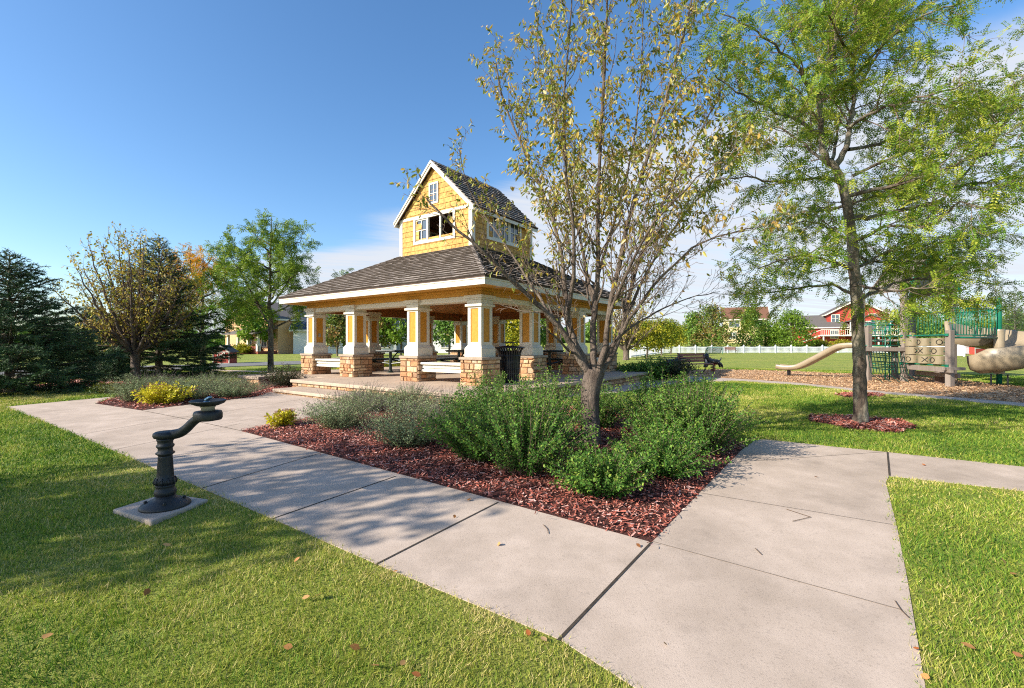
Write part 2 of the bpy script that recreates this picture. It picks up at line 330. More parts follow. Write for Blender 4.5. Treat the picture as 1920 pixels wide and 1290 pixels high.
P_bed = G((450, 808), (508, 797)) + [pw(-2.3, .9), pw(-1.7, .6), pw(-1.7, -1.5), pw(.8, -2.6)] + G((1150, 765), (1300, 790), (1398, 836), (1390, 845), (1222, 1018))
P_left = G((178, 757), (210, 747), (262, 728), (330, 722), (400, 722)) + [pw(-.6, 10.2), pw(-.6, 5.6), pw(-2.2, 5.0)] + G((480, 744), (330, 762), (265, 770))
near = gp(1190, 1290); near2 = gp(1735, 1290); e1 = near + (near - gp(1050, 1200)) * 3; e2 = near2 + (near2 - gp(1700, 1080)) * 1.6
P_walk = [gp(10, 763), gp(380, 917), gp(515, 975), gp(710, 1060), gp(1050, 1200), near, e1, e2, near2] + G((1700, 1080), (1682, 990), (1661, 905), (1667, 893), (1920, 921), (2300, 970), (2300, 905), (1920, 876), (1660, 848), (1430, 824), (1414, 827), (1390, 845), (1222, 1018), (450, 808), (508, 797)) + [pw(-2.4, .9), pw(-1.9, .5), pw(-1.9, 5.2), pw(-2.3, 5.2)] + G((480, 744), (330, 762), (265, 770), (178, 757), (214, 744))
P_path = G((880, 768), (1000, 752), (1150, 738), (1290, 717.5), (1380, 714.5), (1500, 722.5), (1640, 737.5), (1780, 750), (1920, 763), (2300, 800), (2300, 790), (1920, 756.5), (1780, 744.5), (1640, 733), (1500, 718.5), (1380, 710.5), (1290, 706), (1235, 706)) + [pw(8.4, -.9), pw(-.3, -.9)]
P_play = G((1290, 706.2), (1380, 710.6), (1500, 718.6), (1640, 733.1), (1780, 744.6), (1920, 756.6), (2300, 790.2), (2300, 735), (1920, 726), (1700, 704), (1560, 700), (1480, 696), (1340, 692.5), (1280, 696))
P_ring = [tuple(np.array([5.93, 7.85]) + np.array([math.cos(a), math.sin(a)]) * (.72 + .07 * math.sin(3 * a + 1) + .05 * math.sin(7 * a))) for a in np.linspace(0, 2 * math.pi, 40, endpoint=False)]
P_ring2 = G((1562, 741), (1610, 737), (1660, 741), (1650, 745), (1590, 746))
P_bedB = G((80, 722), (130, 713), (205, 711), (262, 714), (250, 727), (180, 726), (0, 737), (-90, 745), (-90, 728))
P_road = G((384, 692.5), (430, 688), (560, 683.5), (660, 680), (900, 674), (900, 669), (660, 674), (560, 677.5), (430, 681), (384, 684), (-300, 700), (-300, 716))
P_swalk = G((360, 694), (430, 697.2), (560, 700.5), (640, 701), (640, 699.2), (560, 698.4), (430, 695), (360, 692.6))
PADC = gp(303, 952); PADX = gp(388, 937) - gp(285, 990)
def padpoly():
    return G((211, 962), (312, 928), (391, 941), (284, 987))
P_pad = padpoly()
P_plat = [pw(-2.4, -1.35), pw(8.9, -1.35), pw(8.9, 8.95), pw(-2.4, 8.95)]
HARD = [P_walk, P_path, P_play, P_ring, P_bed, P_left, P_pad, P_plat, P_bedB, P_road, P_swalk]

def struct(o): return tag(o, kind='structure')
wk = sheet('walkway', P_walk, .005, CONC)
def joint(a, b, w, mat, off=.0225):
    a = np.array(a); b = np.array(b); d = (b - a) / np.linalg.norm(b - a); n = np.array([-d[1], d[0]]) * w / 2
    return [a - n, b - n, b + n, a + n]
struct(wk)
jm = MB()
for a, b, w, dk in [((1046, 1204), (1222, 1018), .017, 0), ((703, 1061), (934, 943), .015, 0), ((508, 975), (742, 894), .013, 0), ((377, 917), (606, 849), .011, 0), ((272, 872), (534, 811), .009, 1), ((210, 845), (450, 795), .009, 1), ((140, 817), (390, 775), .009, 1),
                    ((1224, 1017), (1692, 1146), .007, 1), ((1372, 868), (1660, 848), .007, 1), ((1664, 848), (1668, 893), .018, 0), ((1310, 925), (1673, 985), .006, 1), ((265, 770), (450, 808), .012, 0), ((330, 788), (560, 750), .007, 1), ((400, 800), (508, 778), .006, 1)]:
    a = gp(*a); b = gp(*b); k = max(2, int(np.linalg.norm(b - a) / .3)); P = [a + (b - a) * t for t in np.linspace(0, 1, k + 1)]
    for p, q_ in zip(P[:-1], P[1:]):
        s = joint(p, q_, w, None); jm.quad(*[(x, y, gz(x, y) + .0085) for x, y in s], m=dk)
o = jm.build('joint_lines', [JOINT, JOINTL], wk)
struct(sheet('park_path', P_path, .009, CONC))
struct(sheet('playground_ground', P_play, .006, PLAYG, step=1))
struct(sheet('mulch_bed_ground', P_bed, .004, SOIL))
struct(sheet('planting_bed_ground', P_left, .004, SOIL))
struct(sheet('tree_ring_ground', P_ring, .02, SOIL))
struct(sheet('lawn_edge_bed_ground', P_ring2, .02, SOIL))
struct(sheet('tree_bed_ground', P_bedB, .02, SOIL))
struct(sheet('road', P_road, .03, ASPH, step=4))
struct(sheet('roadside_walk', P_swalk, .03, CONC, step=2))

# leaf-like faces placed many at a time
QUAD = (np.array([(0, 0, 0), (.3, .5, .05), (0, 1, 0), (-.3, .5, .05)], float), [(0, 1, 2, 3)])
LEAF = (np.array([(0, 0, 0), (.26, .3, .08), (.24, .66, .06), (0, 1, -.1), (-.24, .66, .06), (-.26, .3, .08)], float), [(0, 1, 2, 3), (0, 3, 4, 5)])
NEED = (np.array([(-.5, 0, 0), (.5, 0, 0), (.12, 1, 0), (-.12, 1, 0)], float), [(0, 1, 2, 3)])
BLADE = (np.array([(-.5, 0, 0), (.5, 0, 0), (0, 1, 0)], float), [(0, 1, 2)])
def norm(a): return a / np.maximum(np.linalg.norm(a, axis=-1, keepdims=True), 1e-9)
def place(T, P, D, Nn, sx, sy, rnd=None):
    """many copies of template T: at P, growing along D, facing Nn, width sx, length sy"""
    tv, tf = T; D = norm(D); Xd = norm(np.cross(D, Nn)); Nn = np.cross(Xd, D); n = len(P)
    sx = np.broadcast_to(sx, (n,)); sy = np.broadcast_to(sy, (n,))
    V = P[:, None] + Xd[:, None] * (tv[None, :, 0:1] * sx[:, None, None]) + D[:, None] * (tv[None, :, 1:2] * sy[:, None, None]) + Nn[:, None] * (tv[None, :, 2:3] * sy[:, None, None])
    F = (np.array(tf)[None] + (np.arange(n) * len(tv))[:, None, None]).reshape(-1, len(tf[0]))
    rnd = rng.random(n) if rnd is None else rnd
    return V.reshape(-1, 3), F, np.repeat(rnd, len(tf))
def join(chunks):
    V = []; F = []; Rr = []; o = 0
    for v, f, r in chunks: V.append(v); F.append(f + o); Rr.append(r); o += len(v)
    return np.concatenate(V), np.concatenate(F), np.concatenate(Rr)
def rdir(n, up=0.0):
    d = rng.normal(size=(n, 3)); d[:, 2] += up; return norm(d)
def fbm(x, y, s, seed):
    r = np.random.default_rng(seed); z = np.zeros_like(x)
    for k in range(5):
        a = r.random() * 6.28; f = s * 1.7 ** k; z += np.sin(f * (x * math.cos(a) + y * math.sin(a)) + r.random() * 6 + 1.5 * np.sin(f * .7 * (x * math.sin(a) - y * math.cos(a)))) * .6 ** k
    return z / 2

def grass():
    n = 1500000; d = rng.random(n) ** 1.15 * 26 + 1.2; a = R(1) * (rng.random(n) * 112 - 56)
    # how many blades each square metre keeps falls with distance
    keep = rng.random(n) < np.minimum(1, d / 26 * 0.35 + .65)
    x, y = d * np.sin(a), d * np.cos(a); keep &= y > 1.2; x, y, d = x[keep], y[keep], d[keep]; P = np.stack([x, y], 1)
    jit = P + rng.normal(size=P.shape) * .024
    for h in HARD:
        k = ~inpoly(jit, h); P, jit, d = P[k], jit[k], d[k]
    x, y = P.T; n = len(P); P3 = np.stack([x, y, ground(x, y) - .004], 1)
    cl = fbm(x, y, 1.3, 3); fine = fbm(x, y, 7, 5)
    D = rng.normal(size=(n, 3)) * .55; D[:, 2] = 1; D[:, 0] += fine * .35; D[:, 1] += fbm(x, y, 6, 9) * .3
    h = (.025 + .022 * rng.random(n)) * (1 - .3 * np.clip(cl, 0, 1)) * (1 + .25 * fine) * (1 + .02 * d); w = .0018 + .00115 * d
    # straw coloured, ragged turf along the concrete edges
    ed = np.full(n, 9.); nr = d < 9
    for a_, b_ in zip(P_walk, P_walk[1:] + P_walk[:1]):
        a_ = np.array(a_); b_ = np.array(b_); ab = b_ - a_; t = np.clip(((P[nr] - a_) @ ab) / (ab @ ab), 0, 1); ed[nr] = np.minimum(ed[nr], np.linalg.norm(P[nr] - a_ - t[:, None] * ab, axis=1))
    near_ = np.exp(-ed / .07) * (.6 + .4 * fine)
    big = fbm(x, y, .8, 12); r = np.clip(.46 + .4 * near_ + .3 * np.sign(cl) * np.abs(cl) ** .8 + .18 * big + .1 * fine + rng.normal(size=n) * .24, 0, 1)
    Nn = rng.normal(size=(n, 3)); Nn[:, 2] *= .3
    V, F, rr = place(BLADE, P3, D, Nn, w, h, r)
    tag(mesh_np('grass', V, [F], GRASS, rnd=rr), 'short mown grass of the park lawn', 'grass', kind='stuff')
    print('grass', n)
grass()

def chips(name, poly, n, mat, L, Wd, label, thick=.03, far=0):
    poly = np.array(poly); lo, hi = poly.min(0), poly.max(0)
    lo, hi = lo - .12, hi + .12; P = lo + rng.random((int(n), 2)) * (hi - lo)
    P = P[inpoly(P + rng.normal(size=P.shape) * np.where(rng.random((len(P), 1)) < .05, .07, .012), poly)]
    if far:
        dd = np.hypot(*P.T); P = P[rng.random(len(P)) < np.minimum(1, (far / dd) ** 1.5)]
    n = len(P); z = ground(*P.T) + .012 + rng.random(n) * thick
    D = rng.normal(size=(n, 3)); D[:, 2] *= .28; Nn = rng.normal(size=(n, 3)) * .35; Nn[:, 2] = 1
    T = (np.array([(-.5, -.5, 0), (.35, -.5, .03), (.5, .4, 0), (.1, .5, -.04), (-.4, .3, .03)], float), [(0, 1, 2, 3, 4)])
    l = L * (.4 + rng.random(n) ** 2 * 1.4); V, F, r = place(T, np.stack([*P.T, z], 1), D, Nn, Wd * (.5 + rng.random(n)), l)
    return tag(mesh_np(name, V, [F], mat, rnd=r), label, 'mulch', kind='stuff')
chips('mulch_chips', P_bed, 90000, CHIP, .038, .011, 'red wood mulch chips spread under the shrubs of the corner bed')
chips('mulch_chips', P_left, 16000, CHIP, .055, .018, 'red wood mulch chips in the catmint bed left of the steps', .03)
chips('mulch_chips', P_ring, 9000, CHIP, .055, .016, 'red wood mulch ring around the locust trunk', .05)
chips('mulch_chips', P_ring2, 2500, CHIP, .07, .025, 'thin strip of red mulch behind the locust trunk', .05)
chips('mulch_chips', P_bedB, 9000, CHIP, .08, .03, 'red wood mulch below the spruces on the left', .03)
chips('playground_chips', P_play, 130000, TANCHIP, .06, .022, 'tan wood chips covering the playground', .03, 13)
# ------------------------------------------------------------------ pavilion
pav = thing('pavilion', 'open park pavilion with gold panelled columns on stone piers, shake roof and gabled cupola', 'pavilion', PAV, PROT)
CS = [0, 2.15, 4.88, 7.03]; CW = .42; LT = 7.45; MID = LT / 2
def stonewall(mb, o, u, n, length, h, course=.105, proud=.028, wmin=.1, wmax=.3):
    """a face of stacked ledge stones: origin o, along u, facing n"""
    o = Vector(o); u = Vector(u); n = Vector(n); z = 0
    while z < h - .012:
        ch = min(course * rng.uniform(.6, 1.55), h - z)
        if h - z - ch < .04: ch = h - z
        x = -proud * .5
        while x < length:
            w = rng.uniform(wmin, wmax)
            if length - x - w < wmin * .7: w = length - x + proud * .5
            d = proud * rng.uniform(.45, 1.35); g = .006
            a = o + u * (x + g) + Vector((0, 0, z + g)); b = o + u * (x + w - g) + Vector((0, 0, z + g)); e = .012
            up = Vector((0, 0, ch - 2 * g)); q = n * d; iu = u * e; iz = Vector((0, 0, e))
            j = [Vector((0, 0, rng.uniform(-.005, .005))) for _ in range(4)]
            F0 = [a, b, b + up, a + up]; F1 = [a + iu + iz + q + j[0], b - iu + iz + q * rng.uniform(.8, 1.1) + j[1], b + up - iu - iz + q + j[2], a + up + iu - iz + q * rng.uniform(.8, 1.1) + j[3]]
            mb.add(F0 + F1, [(4, 5, 6, 7), (0, 1, 5, 4), (1, 2, 6, 5), (2, 3, 7, 6), (3, 0, 4, 7)], 1)
            x += w
        z += ch
def stonebox(mb, lo, hi, **k):
    x0, y0, z0 = lo; x1, y1, z1 = hi; mb.box((x0 + .004, y0 + .004, z0), (x1 - .004, y1 - .004, z1), 0)
    for o, u, n, l in (((x0, y0, z0), (1, 0, 0), (0, -1, 0), x1 - x0), ((x1, y0, z0), (0, 1, 0), (1, 0, 0), y1 - y0), ((x1, y1, z0), (-1, 0, 0), (0, 1, 0), x1 - x0), ((x0, y1, z0), (0, -1, 0), (-1, 0, 0), y1 - y0)):
        stonewall(mb, o, u, n, l, z1 - z0, **k)
# platform, riser and step
b = MB(); b.prism([(-1.62, -1.3), (8.8, -1.3), (8.8, 8.9), (-.6, 8.9), (-.6, 5.5), (-1.62, 5.5)], -.085, 0, 0); b.build('floor_slab', CONC2, pav, bevel=.015)
b = MB(); b.prism([(-1.56, -1.24), (8.74, -1.24), (8.74, 8.84), (-.54, 8.84), (-.54, 5.44), (-1.56, 5.44)], -.6, -.09, 0)
stonewall(b, (-1.56, 5.44, -.55), (0, -1, 0), (-1, 0, 0), 6.68, .46, .075); stonewall(b, (-1.56, -1.24, -.55), (1, 0, 0), (0, -1, 0), 10.3, .46, .075)
b.build('stone_riser', [MORTAR, STONE], pav)
b = MB(); b.box((-2.4, .7, -.235), (-1.62, 4.9, -.16)); st = b.build('step', CONC2, pav, bevel=.015)
b = MB(); b.box((-2.34, .76, -.6), (-1.63, 4.84, -.24)); stonewall(b, (-2.34, 4.84, -.55), (0, -1, 0), (-1, 0, 0), 4.08, .31, .07); stonewall(b, (-1.64, 4.84, -.55), (-1, 0, 0), (0, 1, 0), .7, .31, .07); b.build('step_riser', [MORTAR, STONE], st)
b = MB(); stonebox(b, (-1.55, 7.35, -.55), (-.75, 8.5, -.1), course=.085); pl = b.build('planter_wall', [MORTAR, STONE], pav)
b = MB(); b.box((-1.63, 7.27, -.095), (-.67, 8.58, -.005)); b.build('planter_cap', CAPST, pl, bevel=.015)
# piers and columns
PW = .11
def pier(x, y):
    b = MB(); stonebox(b, (x - PW, y - PW, -.01), (x + CW + PW, y + CW + PW, .6)); p = b.build('stone_pier', [MORTAR, STONE], pav)
    q = PW + .045; b = MB(); b.box((x - q, y - q, .6), (x + CW + q, y + CW + q, .665)); b.build('pier_cap', CAPST, p, bevel=.012)
    b = MB(); s = .055
    b.box((x - s, y - s, .665), (x + CW + s, y + CW + s, .87), 0); b.box((x - s, y - s, .872), (x + CW + s, y + CW + s, .95), 0, taper=s)
    # shaft: corner stiles and rails leave a sunk panel on each side
    sw = .09; z0, z1, zt = 1.02, 1.82, 2.0
    for dx in (0, CW - sw):
        for dy in (0, CW - sw): b.box((x + dx, y + dy, .95), (x + dx + sw, y + dy + sw, zt), 0)
    e = .003
    b.box((x + e, y + e, .951), (x + CW - e, y + CW - e, z0), 0); b.box((x + e, y + e, z1), (x + CW - e, y + CW - e, zt), 0)
    for z, hh, s2 in ((1.865, .06, .05), (1.925, .1, .012), (2.025, .035, .04), (2.06, .075, .065)): b.box((x - s2, y - s2, z), (x + CW + s2, y + CW + s2, z + hh - .002), 0)
    col = b.build('column', WHITE, pav, bevel=.006)
    if x == 0 and y > 7: b = MB(); b.box((.17, 7.03 + .008, 1.2), (.24, 7.03 + .0215, 1.32)); b.build('outlet_plate', IRONLT, col)
    b = MB(); b.box((x + .022, y + .022, z0), (x + CW - .022, y + CW - .022, z1)); b.build('column_panel', GOLDP, col)
for k in range(4):
    for y in (0, 7.03): pier(CS[k], y)
for k in (1, 2):
    for x in (0, 7.03): pier(x, CS[k])
# benches built between the end piers
def bench(x0, x1, y0, y1, along):
    b = MB()
    if along == 'y':
        b.box((x0 - .05, y0, .45), (x1 + .05, y1, .505)); b.box((x0 + .03, y0, .26), (x1 - .03, y1, .449)); b.box((x0, y0, .36), (x1, y1, .415)); b.box((x0 - .015, y0, .262), (x1 + .015, y1, .325))
    else:
        b.box((x0, y0, .44), (x1, y1, .5)); b.box((x0, y0 + .04, .34), (x1, y1 - .04, .435)); b.box((x0, y0 + .025, .26), (x1, y1 - .025, .335))
    b.build('bench', WHITE, pav, bevel=.008)
g = PW + .03
for a, c in ((CS[0], CS[1]), (CS[2], CS[3])):
    bench(.0, CW, a + CW + g - .02, c - g + .02, 'y'); bench(7.03, 7.45, a + CW + g - .02, c - g + .02, 'y'); bench(a + CW + g - .02, c - g + .02, 7.03, 7.45, 'x')
bench(CS[2] + CW + g - .02, CS[3] - g + .02, .0, CW, 'x')
def ring(mb, h0, h1, z0, z1, m=0):
    """a square frame about the middle, from half-width h0 (inner) to h1 (outer)"""
    c = MID
    mb.box((c - h1, c - h1, z0), (c + h1, c - h0, z1), m); mb.box((c - h1, c + h0, z0), (c + h1, c + h1, z1), m)
    mb.box((c - h1, c - h0, z0), (c - h0, c + h0, z1), m); mb.box((c + h0, c - h0, z0), (c + h1, c + h0, z1), m)
HW = MID
b = MB(); ring(b, HW - CW + .03, HW - .025, 2.0, 2.128); b.build('white_beam', WHITE, pav, bevel=.004)
b = MB(); ring(b, HW - CW + .02, HW - .005, 2.13, 2.285); ring(b, HW - .004, HW + .09, 2.235, 2.287); b.build('frieze', GOLD, pav, bevel=.004)
b = MB(); ring(b, HW - CW - .005, HW - CW + .018, 1.985, 2.30); b.build('inner_beam', BEAMW, pav)
b = MB(); ring(b, HW - .3, HW + .57, 2.289, 2.31); b.build('soffit', GOLD, pav)
b = MB(); ring(b, HW + .57, HW + .6, 2.275, 2.45); ring(b, HW + .6, HW + .615, 2.40, 2.465); b.build('fascia', WHITE, pav, bevel=.004)
def shakes(mb, o, u, n, up, w0, w1, vlen, expo=.19, wmin=.1, wmax=.24, th=.046, skip=None, clipw=None, m=0):
    """courses of shingles: origin o at the middle of the eave, u along it, up the slope; half width goes w0 -> w1"""
    o = Vector(o); u = Vector(u).normalized(); up = Vector(up).normalized(); n = Vector(n).normalized(); nc = int(math.ceil(vlen / expo)); expo = vlen / nc
    for k in range(nc):
        v = k * expo; hw = (w0 + (w1 - w0) * (v / vlen)) if clipw is None else clipw(v + expo * .5); hw2 = (w0 + (w1 - w0) * min(1, (v + expo) / vlen)) if clipw is None else clipw(min(v + expo, vlen))
        x = -hw - rng.uniform(0, .05)
        while x < hw - 1e-3:
            w = rng.uniform(wmin, wmax); a, c = max(x, -hw), min(x + w, hw)
            if hw - c < wmin * .4: c = hw; w = 9
            x += w
            if c - a < .01: continue
            if skip and skip(a, c, v, expo):
                continue
            l = expo * 1.18; v0 = v - rng.uniform(0, .008) * (th / .046)
            a2, c2 = max(min(a, hw2), -hw2), max(min(c, hw2), -hw2); g = .003 if th > .03 else .005; t = th * rng.uniform(.85, 1.2)
            if c2 - a2 < .008: c2 = a2 + .008
            P = lambda xx, vv, nn: o + u * xx + up * vv + n * nn
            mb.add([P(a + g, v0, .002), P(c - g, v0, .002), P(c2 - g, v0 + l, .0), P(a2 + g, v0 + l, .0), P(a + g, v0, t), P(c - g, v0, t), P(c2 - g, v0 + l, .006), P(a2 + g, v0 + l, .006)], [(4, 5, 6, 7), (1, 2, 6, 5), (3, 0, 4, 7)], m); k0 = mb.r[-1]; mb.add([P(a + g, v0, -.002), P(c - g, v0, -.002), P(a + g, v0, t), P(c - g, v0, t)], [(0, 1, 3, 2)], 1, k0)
TW = 1.59; TH0, TE, OV = 3.87, 5.13, .62; EZ = 2.46; APEX = 6.68
rs = MB(); ru = MB()
E = HW + OV; rise = TH0 + .05 - EZ; run = E - TW; sl_ = math.hypot(rise, run)
for k in range(4):
    a = k * math.pi / 2; n2 = Vector((math.cos(a), math.sin(a), 0)); u2 = Vector((-math.sin(a), math.cos(a), 0)); c = Vector((MID, MID, 0))
    o_ = c + n2 * E + Vector((0, 0, EZ)); up = (-n2 * run + Vector((0, 0, rise))); nn = (n2 * rise + Vector((0, 0, run)))
    shakes(rs, o_, u2, nn, up, E, TW, sl_)
    ru.hexa([c + n2 * E - u2 * E + Vector((0, 0, EZ - .03)), c + n2 * E + u2 * E + Vector((0, 0, EZ - .03)), c + n2 * TW + u2 * TW + Vector((0, 0, TH0 + .02)), c + n2 * TW - u2 * TW + Vector((0, 0, TH0 + .02)),
             c + n2 * E - u2 * E + Vector((0, 0, EZ - .004)), c + n2 * E + u2 * E + Vector((0, 0, EZ - .004)), c + n2 * TW + u2 * TW + Vector((0, 0, TH0 + .045)), c + n2 * TW - u2 * TW + Vector((0, 0, TH0 + .045))], 0)
    # hip caps
    h0 = c + (n2 + u2) * E + Vector((0, 0, EZ + .03)); h1 = c + (n2 + u2) * TW + Vector((0, 0, TH0 + .08)); kk = 22
    for q in range(kk):
        p0 = h0.lerp(h1, q / kk); p1 = h0.lerp(h1, (q + 1.25) / kk)
        for sgn, dv in ((1, n2), (-1, u2)):
            w_ = dv * -.12 + Vector((0, 0, -.06 * 0)); t = (u2 if sgn == 1 else n2) * -.1; dz = Vector((0, 0, -.002))
            rs.add([p0 + Vector((0, 0, .02)), p1, p1 + t * 1.0 + dz, p0 + t * 1.0 + Vector((0, 0, .016))], [(0, 1, 2, 3)] if sgn == 1 else [(3, 2, 1, 0)], 0)
roof = rs.build('main_roof', [SHAKE, SHAKE_SHADOW], pav); ru.build('roof_deck', WOODD, roof)
# cedar ceiling under the roof
b = MB(); CI = HW - CW
for k in range(4):
    a = k * math.pi / 2; n2 = Vector((math.cos(a), math.sin(a), 0)); u2 = Vector((-math.sin(a), math.cos(a), 0)); c = Vector((MID, MID, 0))
    P = [c + n2 * CI - u2 * CI + Vector((0, 0, 2.29)), c + n2 * CI + u2 * CI + Vector((0, 0, 2.29)), c + n2 * TW + u2 * TW + Vector((0, 0, 3.4)), c + n2 * TW - u2 * TW + Vector((0, 0, 3.4))]
    b.hexa(P + [p + Vector((0, 0, .03)) for p in P])
b.build('ceiling', CEIL, pav)
# cupola: backing walls with window openings, shingles, trim, windows
WY, WZ0, WZ1 = .84, 4.32, 5.04
tw = MB(); sh = MB(); PITCH = (APEX - TE) / (TW + .0)
def loc(k):
    a = k * math.pi / 2; n2 = Vector((math.cos(a), math.sin(a), 0)); u2 = Vector((-math.sin(a), math.cos(a), 0)); return n2, u2, Vector((MID, MID, 0)) + n2 * TW
Z = lambda z: Vector((0, 0, z))
def panel(mb, k, u0, u1, z0, z1, d0, d1, m=0, r=None):
    n2, u2, c = loc(k); V = [c + u2 * a + n2 * d + Z(z) for z in (z0, z1) for a, d in ((u0, d0), (u1, d0), (u1, d1), (u0, d1))]
    mb.hexa(V, m, r)
for k in range(4):
    n2, u2, c = loc(k); T = -.06; gab = k in (0, 2)
    panel(tw, k, -TW + .061 * (not gab), -WY, 3.3, TE, T, -.002); panel(tw, k, WY, TW - .061 * (not gab), 3.3, TE, T, -.002)
    panel(tw, k, -WY, WY, 3.3, WZ0, T, -.002); panel(tw, k, -WY, WY, WZ1, TE, T, -.002)
    if gab:
        sw_, s0, s1 = .16, 5.45, 6.1
        tw.extrude([c + u2 * -TW + n2 * T + Z(TE), c + u2 * TW + n2 * T + Z(TE), c + n2 * T + Z(APEX)], n2 * (-T - .002))
    def skip(a, cc, v, ex, gab=gab):
        z = TH0 + v + ex * .5
        return (a > -WY - .06 and cc < WY + .06 and WZ0 - .02 < z < WZ1 + .02)
    full = TE - TH0
    if gab: shakes(sh, c + Z(TH0) + n2 * .0, u2, n2, (0, 0, 1), TW - .02, TW - .02, APEX - TH0 - .12, .178, .16, .4, .024, skip, lambda v: (TW - .02) if v < full else max(.03, (TW - .02) * (1 - (v - full) / (APEX - TE))))
    else: shakes(sh, c + Z(TH0), u2, n2, (0, 0, 1), TW - .02, TW - .02, full, .178, .16, .4, .024, skip)
wall = tw.build('cupola_wall', DARK, pav); sh.build('wall_shingles', [GOLDS, GOLD_SHADOW], wall)
b = MB()
for k in range(4):
    n2, u2, c = loc(k)
    panel(b, k, -TW - .002, -TW + .11, TH0 - .05, TE + .02, .003, .032); panel(b, k, TW - .11, TW + .03, TH0 - .05, TE + .02, .003, .034)
    if k in (0, 2): panel(b, k, -TW + .11, TW - .11, TE - .06, TE + .03, .003, .036)
b.build('corner_board', WHITE, wall, bevel=.004)
for k in range(4):
    b = MB(); f = .09
    panel(b, k, -WY - f, WY + f, WZ0 - f, WZ0, -.05, .045); panel(b, k, -WY - f, WY + f, WZ1, WZ1 + f, -.05, .045)
    panel(b, k, -WY - f, -WY, WZ0, WZ1, -.05, .043); panel(b, k, WY, WY + f, WZ0, WZ1, -.05, .043)
    third = 2 * WY / 3
    for m_ in (-WY + third, WY - third): panel(b, k, m_ - .03, m_ + .03, WZ0, WZ1, -.045, .03)
    wf = b.build('window', WHITE, wall, bevel=.003)
    lites = (0, 1, 2) if k in (1, 3) else (0,)
    for q in lites:
        u0 = -WY + third * q + .03 * (q > 0); u1 = -WY + third * (q + 1) - .03 * (q < 2)
        b = MB(); panel(b, k, u0, u1, WZ0, WZ1, -.02, -.012); pn = b.build('pane', GLASS, wf)
        b = MB(); e = .04
        for s0, s1 in ((WZ0, WZ0 + e), (WZ1 - e, WZ1), ((WZ0 + WZ1) / 2 - .012, (WZ0 + WZ1) / 2 + .012)): panel(b, k, u0, u1, s0, s1, -.03, .012)
        for s0, s1 in ((u0, u0 + e), (u1 - e, u1), ((u0 + u1) / 2 - .012, (u0 + u1) / 2 + .012)): panel(b, k, s0, s1, WZ0 + e, WZ1 - e, -.028, .01)
        b.build('sash', WHITE, wf)
    if k in (0, 2):
        b = MB(); s0, s1, sw_ = 5.5, 6.06, .15; f = .06
        panel(b, k, -sw_ - f, sw_ + f, s0 - f, s0, .003, .045); panel(b, k, -sw_ - f, sw_ + f, s1, s1 + f, .003, .045); panel(b, k, -sw_ - f, -sw_, s0, s1, .003, .043); panel(b, k, sw_, sw_ + f, s0, s1, .003, .043); panel(b, k, -.012, .012, s0, s1, .02, .035); panel(b, k, -sw_, sw_, 5.77, 5.79, .02, .033)
        w2 = b.build('gable_window', WHITE, wall, bevel=.003); b = MB(); panel(b, k, -sw_, sw_, s0, s1, .02, .026); b.build('pane', GLASS, w2)
# cupola roof: ridge along x
rr = MB(); c = Vector((MID, MID, 0)); OE, OG = .17, .12; half = TW + OE; ez = TE - PITCH * OE + .06; az = APEX + .06
rk = MB(); sf = MB()
for s in (-1, 1):
    up = Vector((0, -s * half, az - ez)); n = Vector((0, s * (az - ez), half)); o_ = c + Vector((0, s * half, ez))
    shakes(rr, o_ + n.normalized() * .03, (1, 0, 0), n, up, TW + OG + .03, TW + OG + .03, up.length, .18, .1, .22, .042)
    x0, x1 = MID - TW - OG, MID + TW + OG; nn = n.normalized() * .03
    P = [Vector((x0, MID + s * half, ez)), Vector((x1, MID + s * half, ez)), Vector((x1, MID, az)), Vector((x0, MID, az))]
    sf.hexa(P + [p + nn for p in P])
    for x, dx in ((x0, -.03), (x1, .03)):
        dn = Vector((0, 0, -.125)); A, B = Vector((x, MID + s * (half + .01), ez + .012)), Vector((x, MID + s * .001, az + .02))
        rk.extrude([A, B, B + dn * 1.3, A + dn], (dx, 0, 0)); rk.extrude([A + Z(.03), B + Z(.03), B + dn * .45, A + dn * .35], (dx * 1.9, 0, 0))
    rk.box((x0, MID + s * (half - .012) - .012, ez - .1), (x1, MID + s * (half - .012) + .012, ez + .012))
for q in range(20):
    x = MID - TW - OG + q * (2 * (TW + OG)) / 20
    for s in (-1, 1): rr.add([Vector((x, MID, az + .075)), Vector((x + .24, MID, az + .06)), Vector((x + .24, MID + s * .12, az - .05)), Vector((x, MID + s * .12, az - .038))], [(0, 1, 2, 3)] if s < 0 else [(3, 2, 1, 0)], 0)
cr = rr.build('cupola_roof', [SHAKE, SHAKE_SHADOW], pav); sf.build('roof_deck', WOODD, cr); rk.build('rake_board', WHITE, cr, bevel=.004)

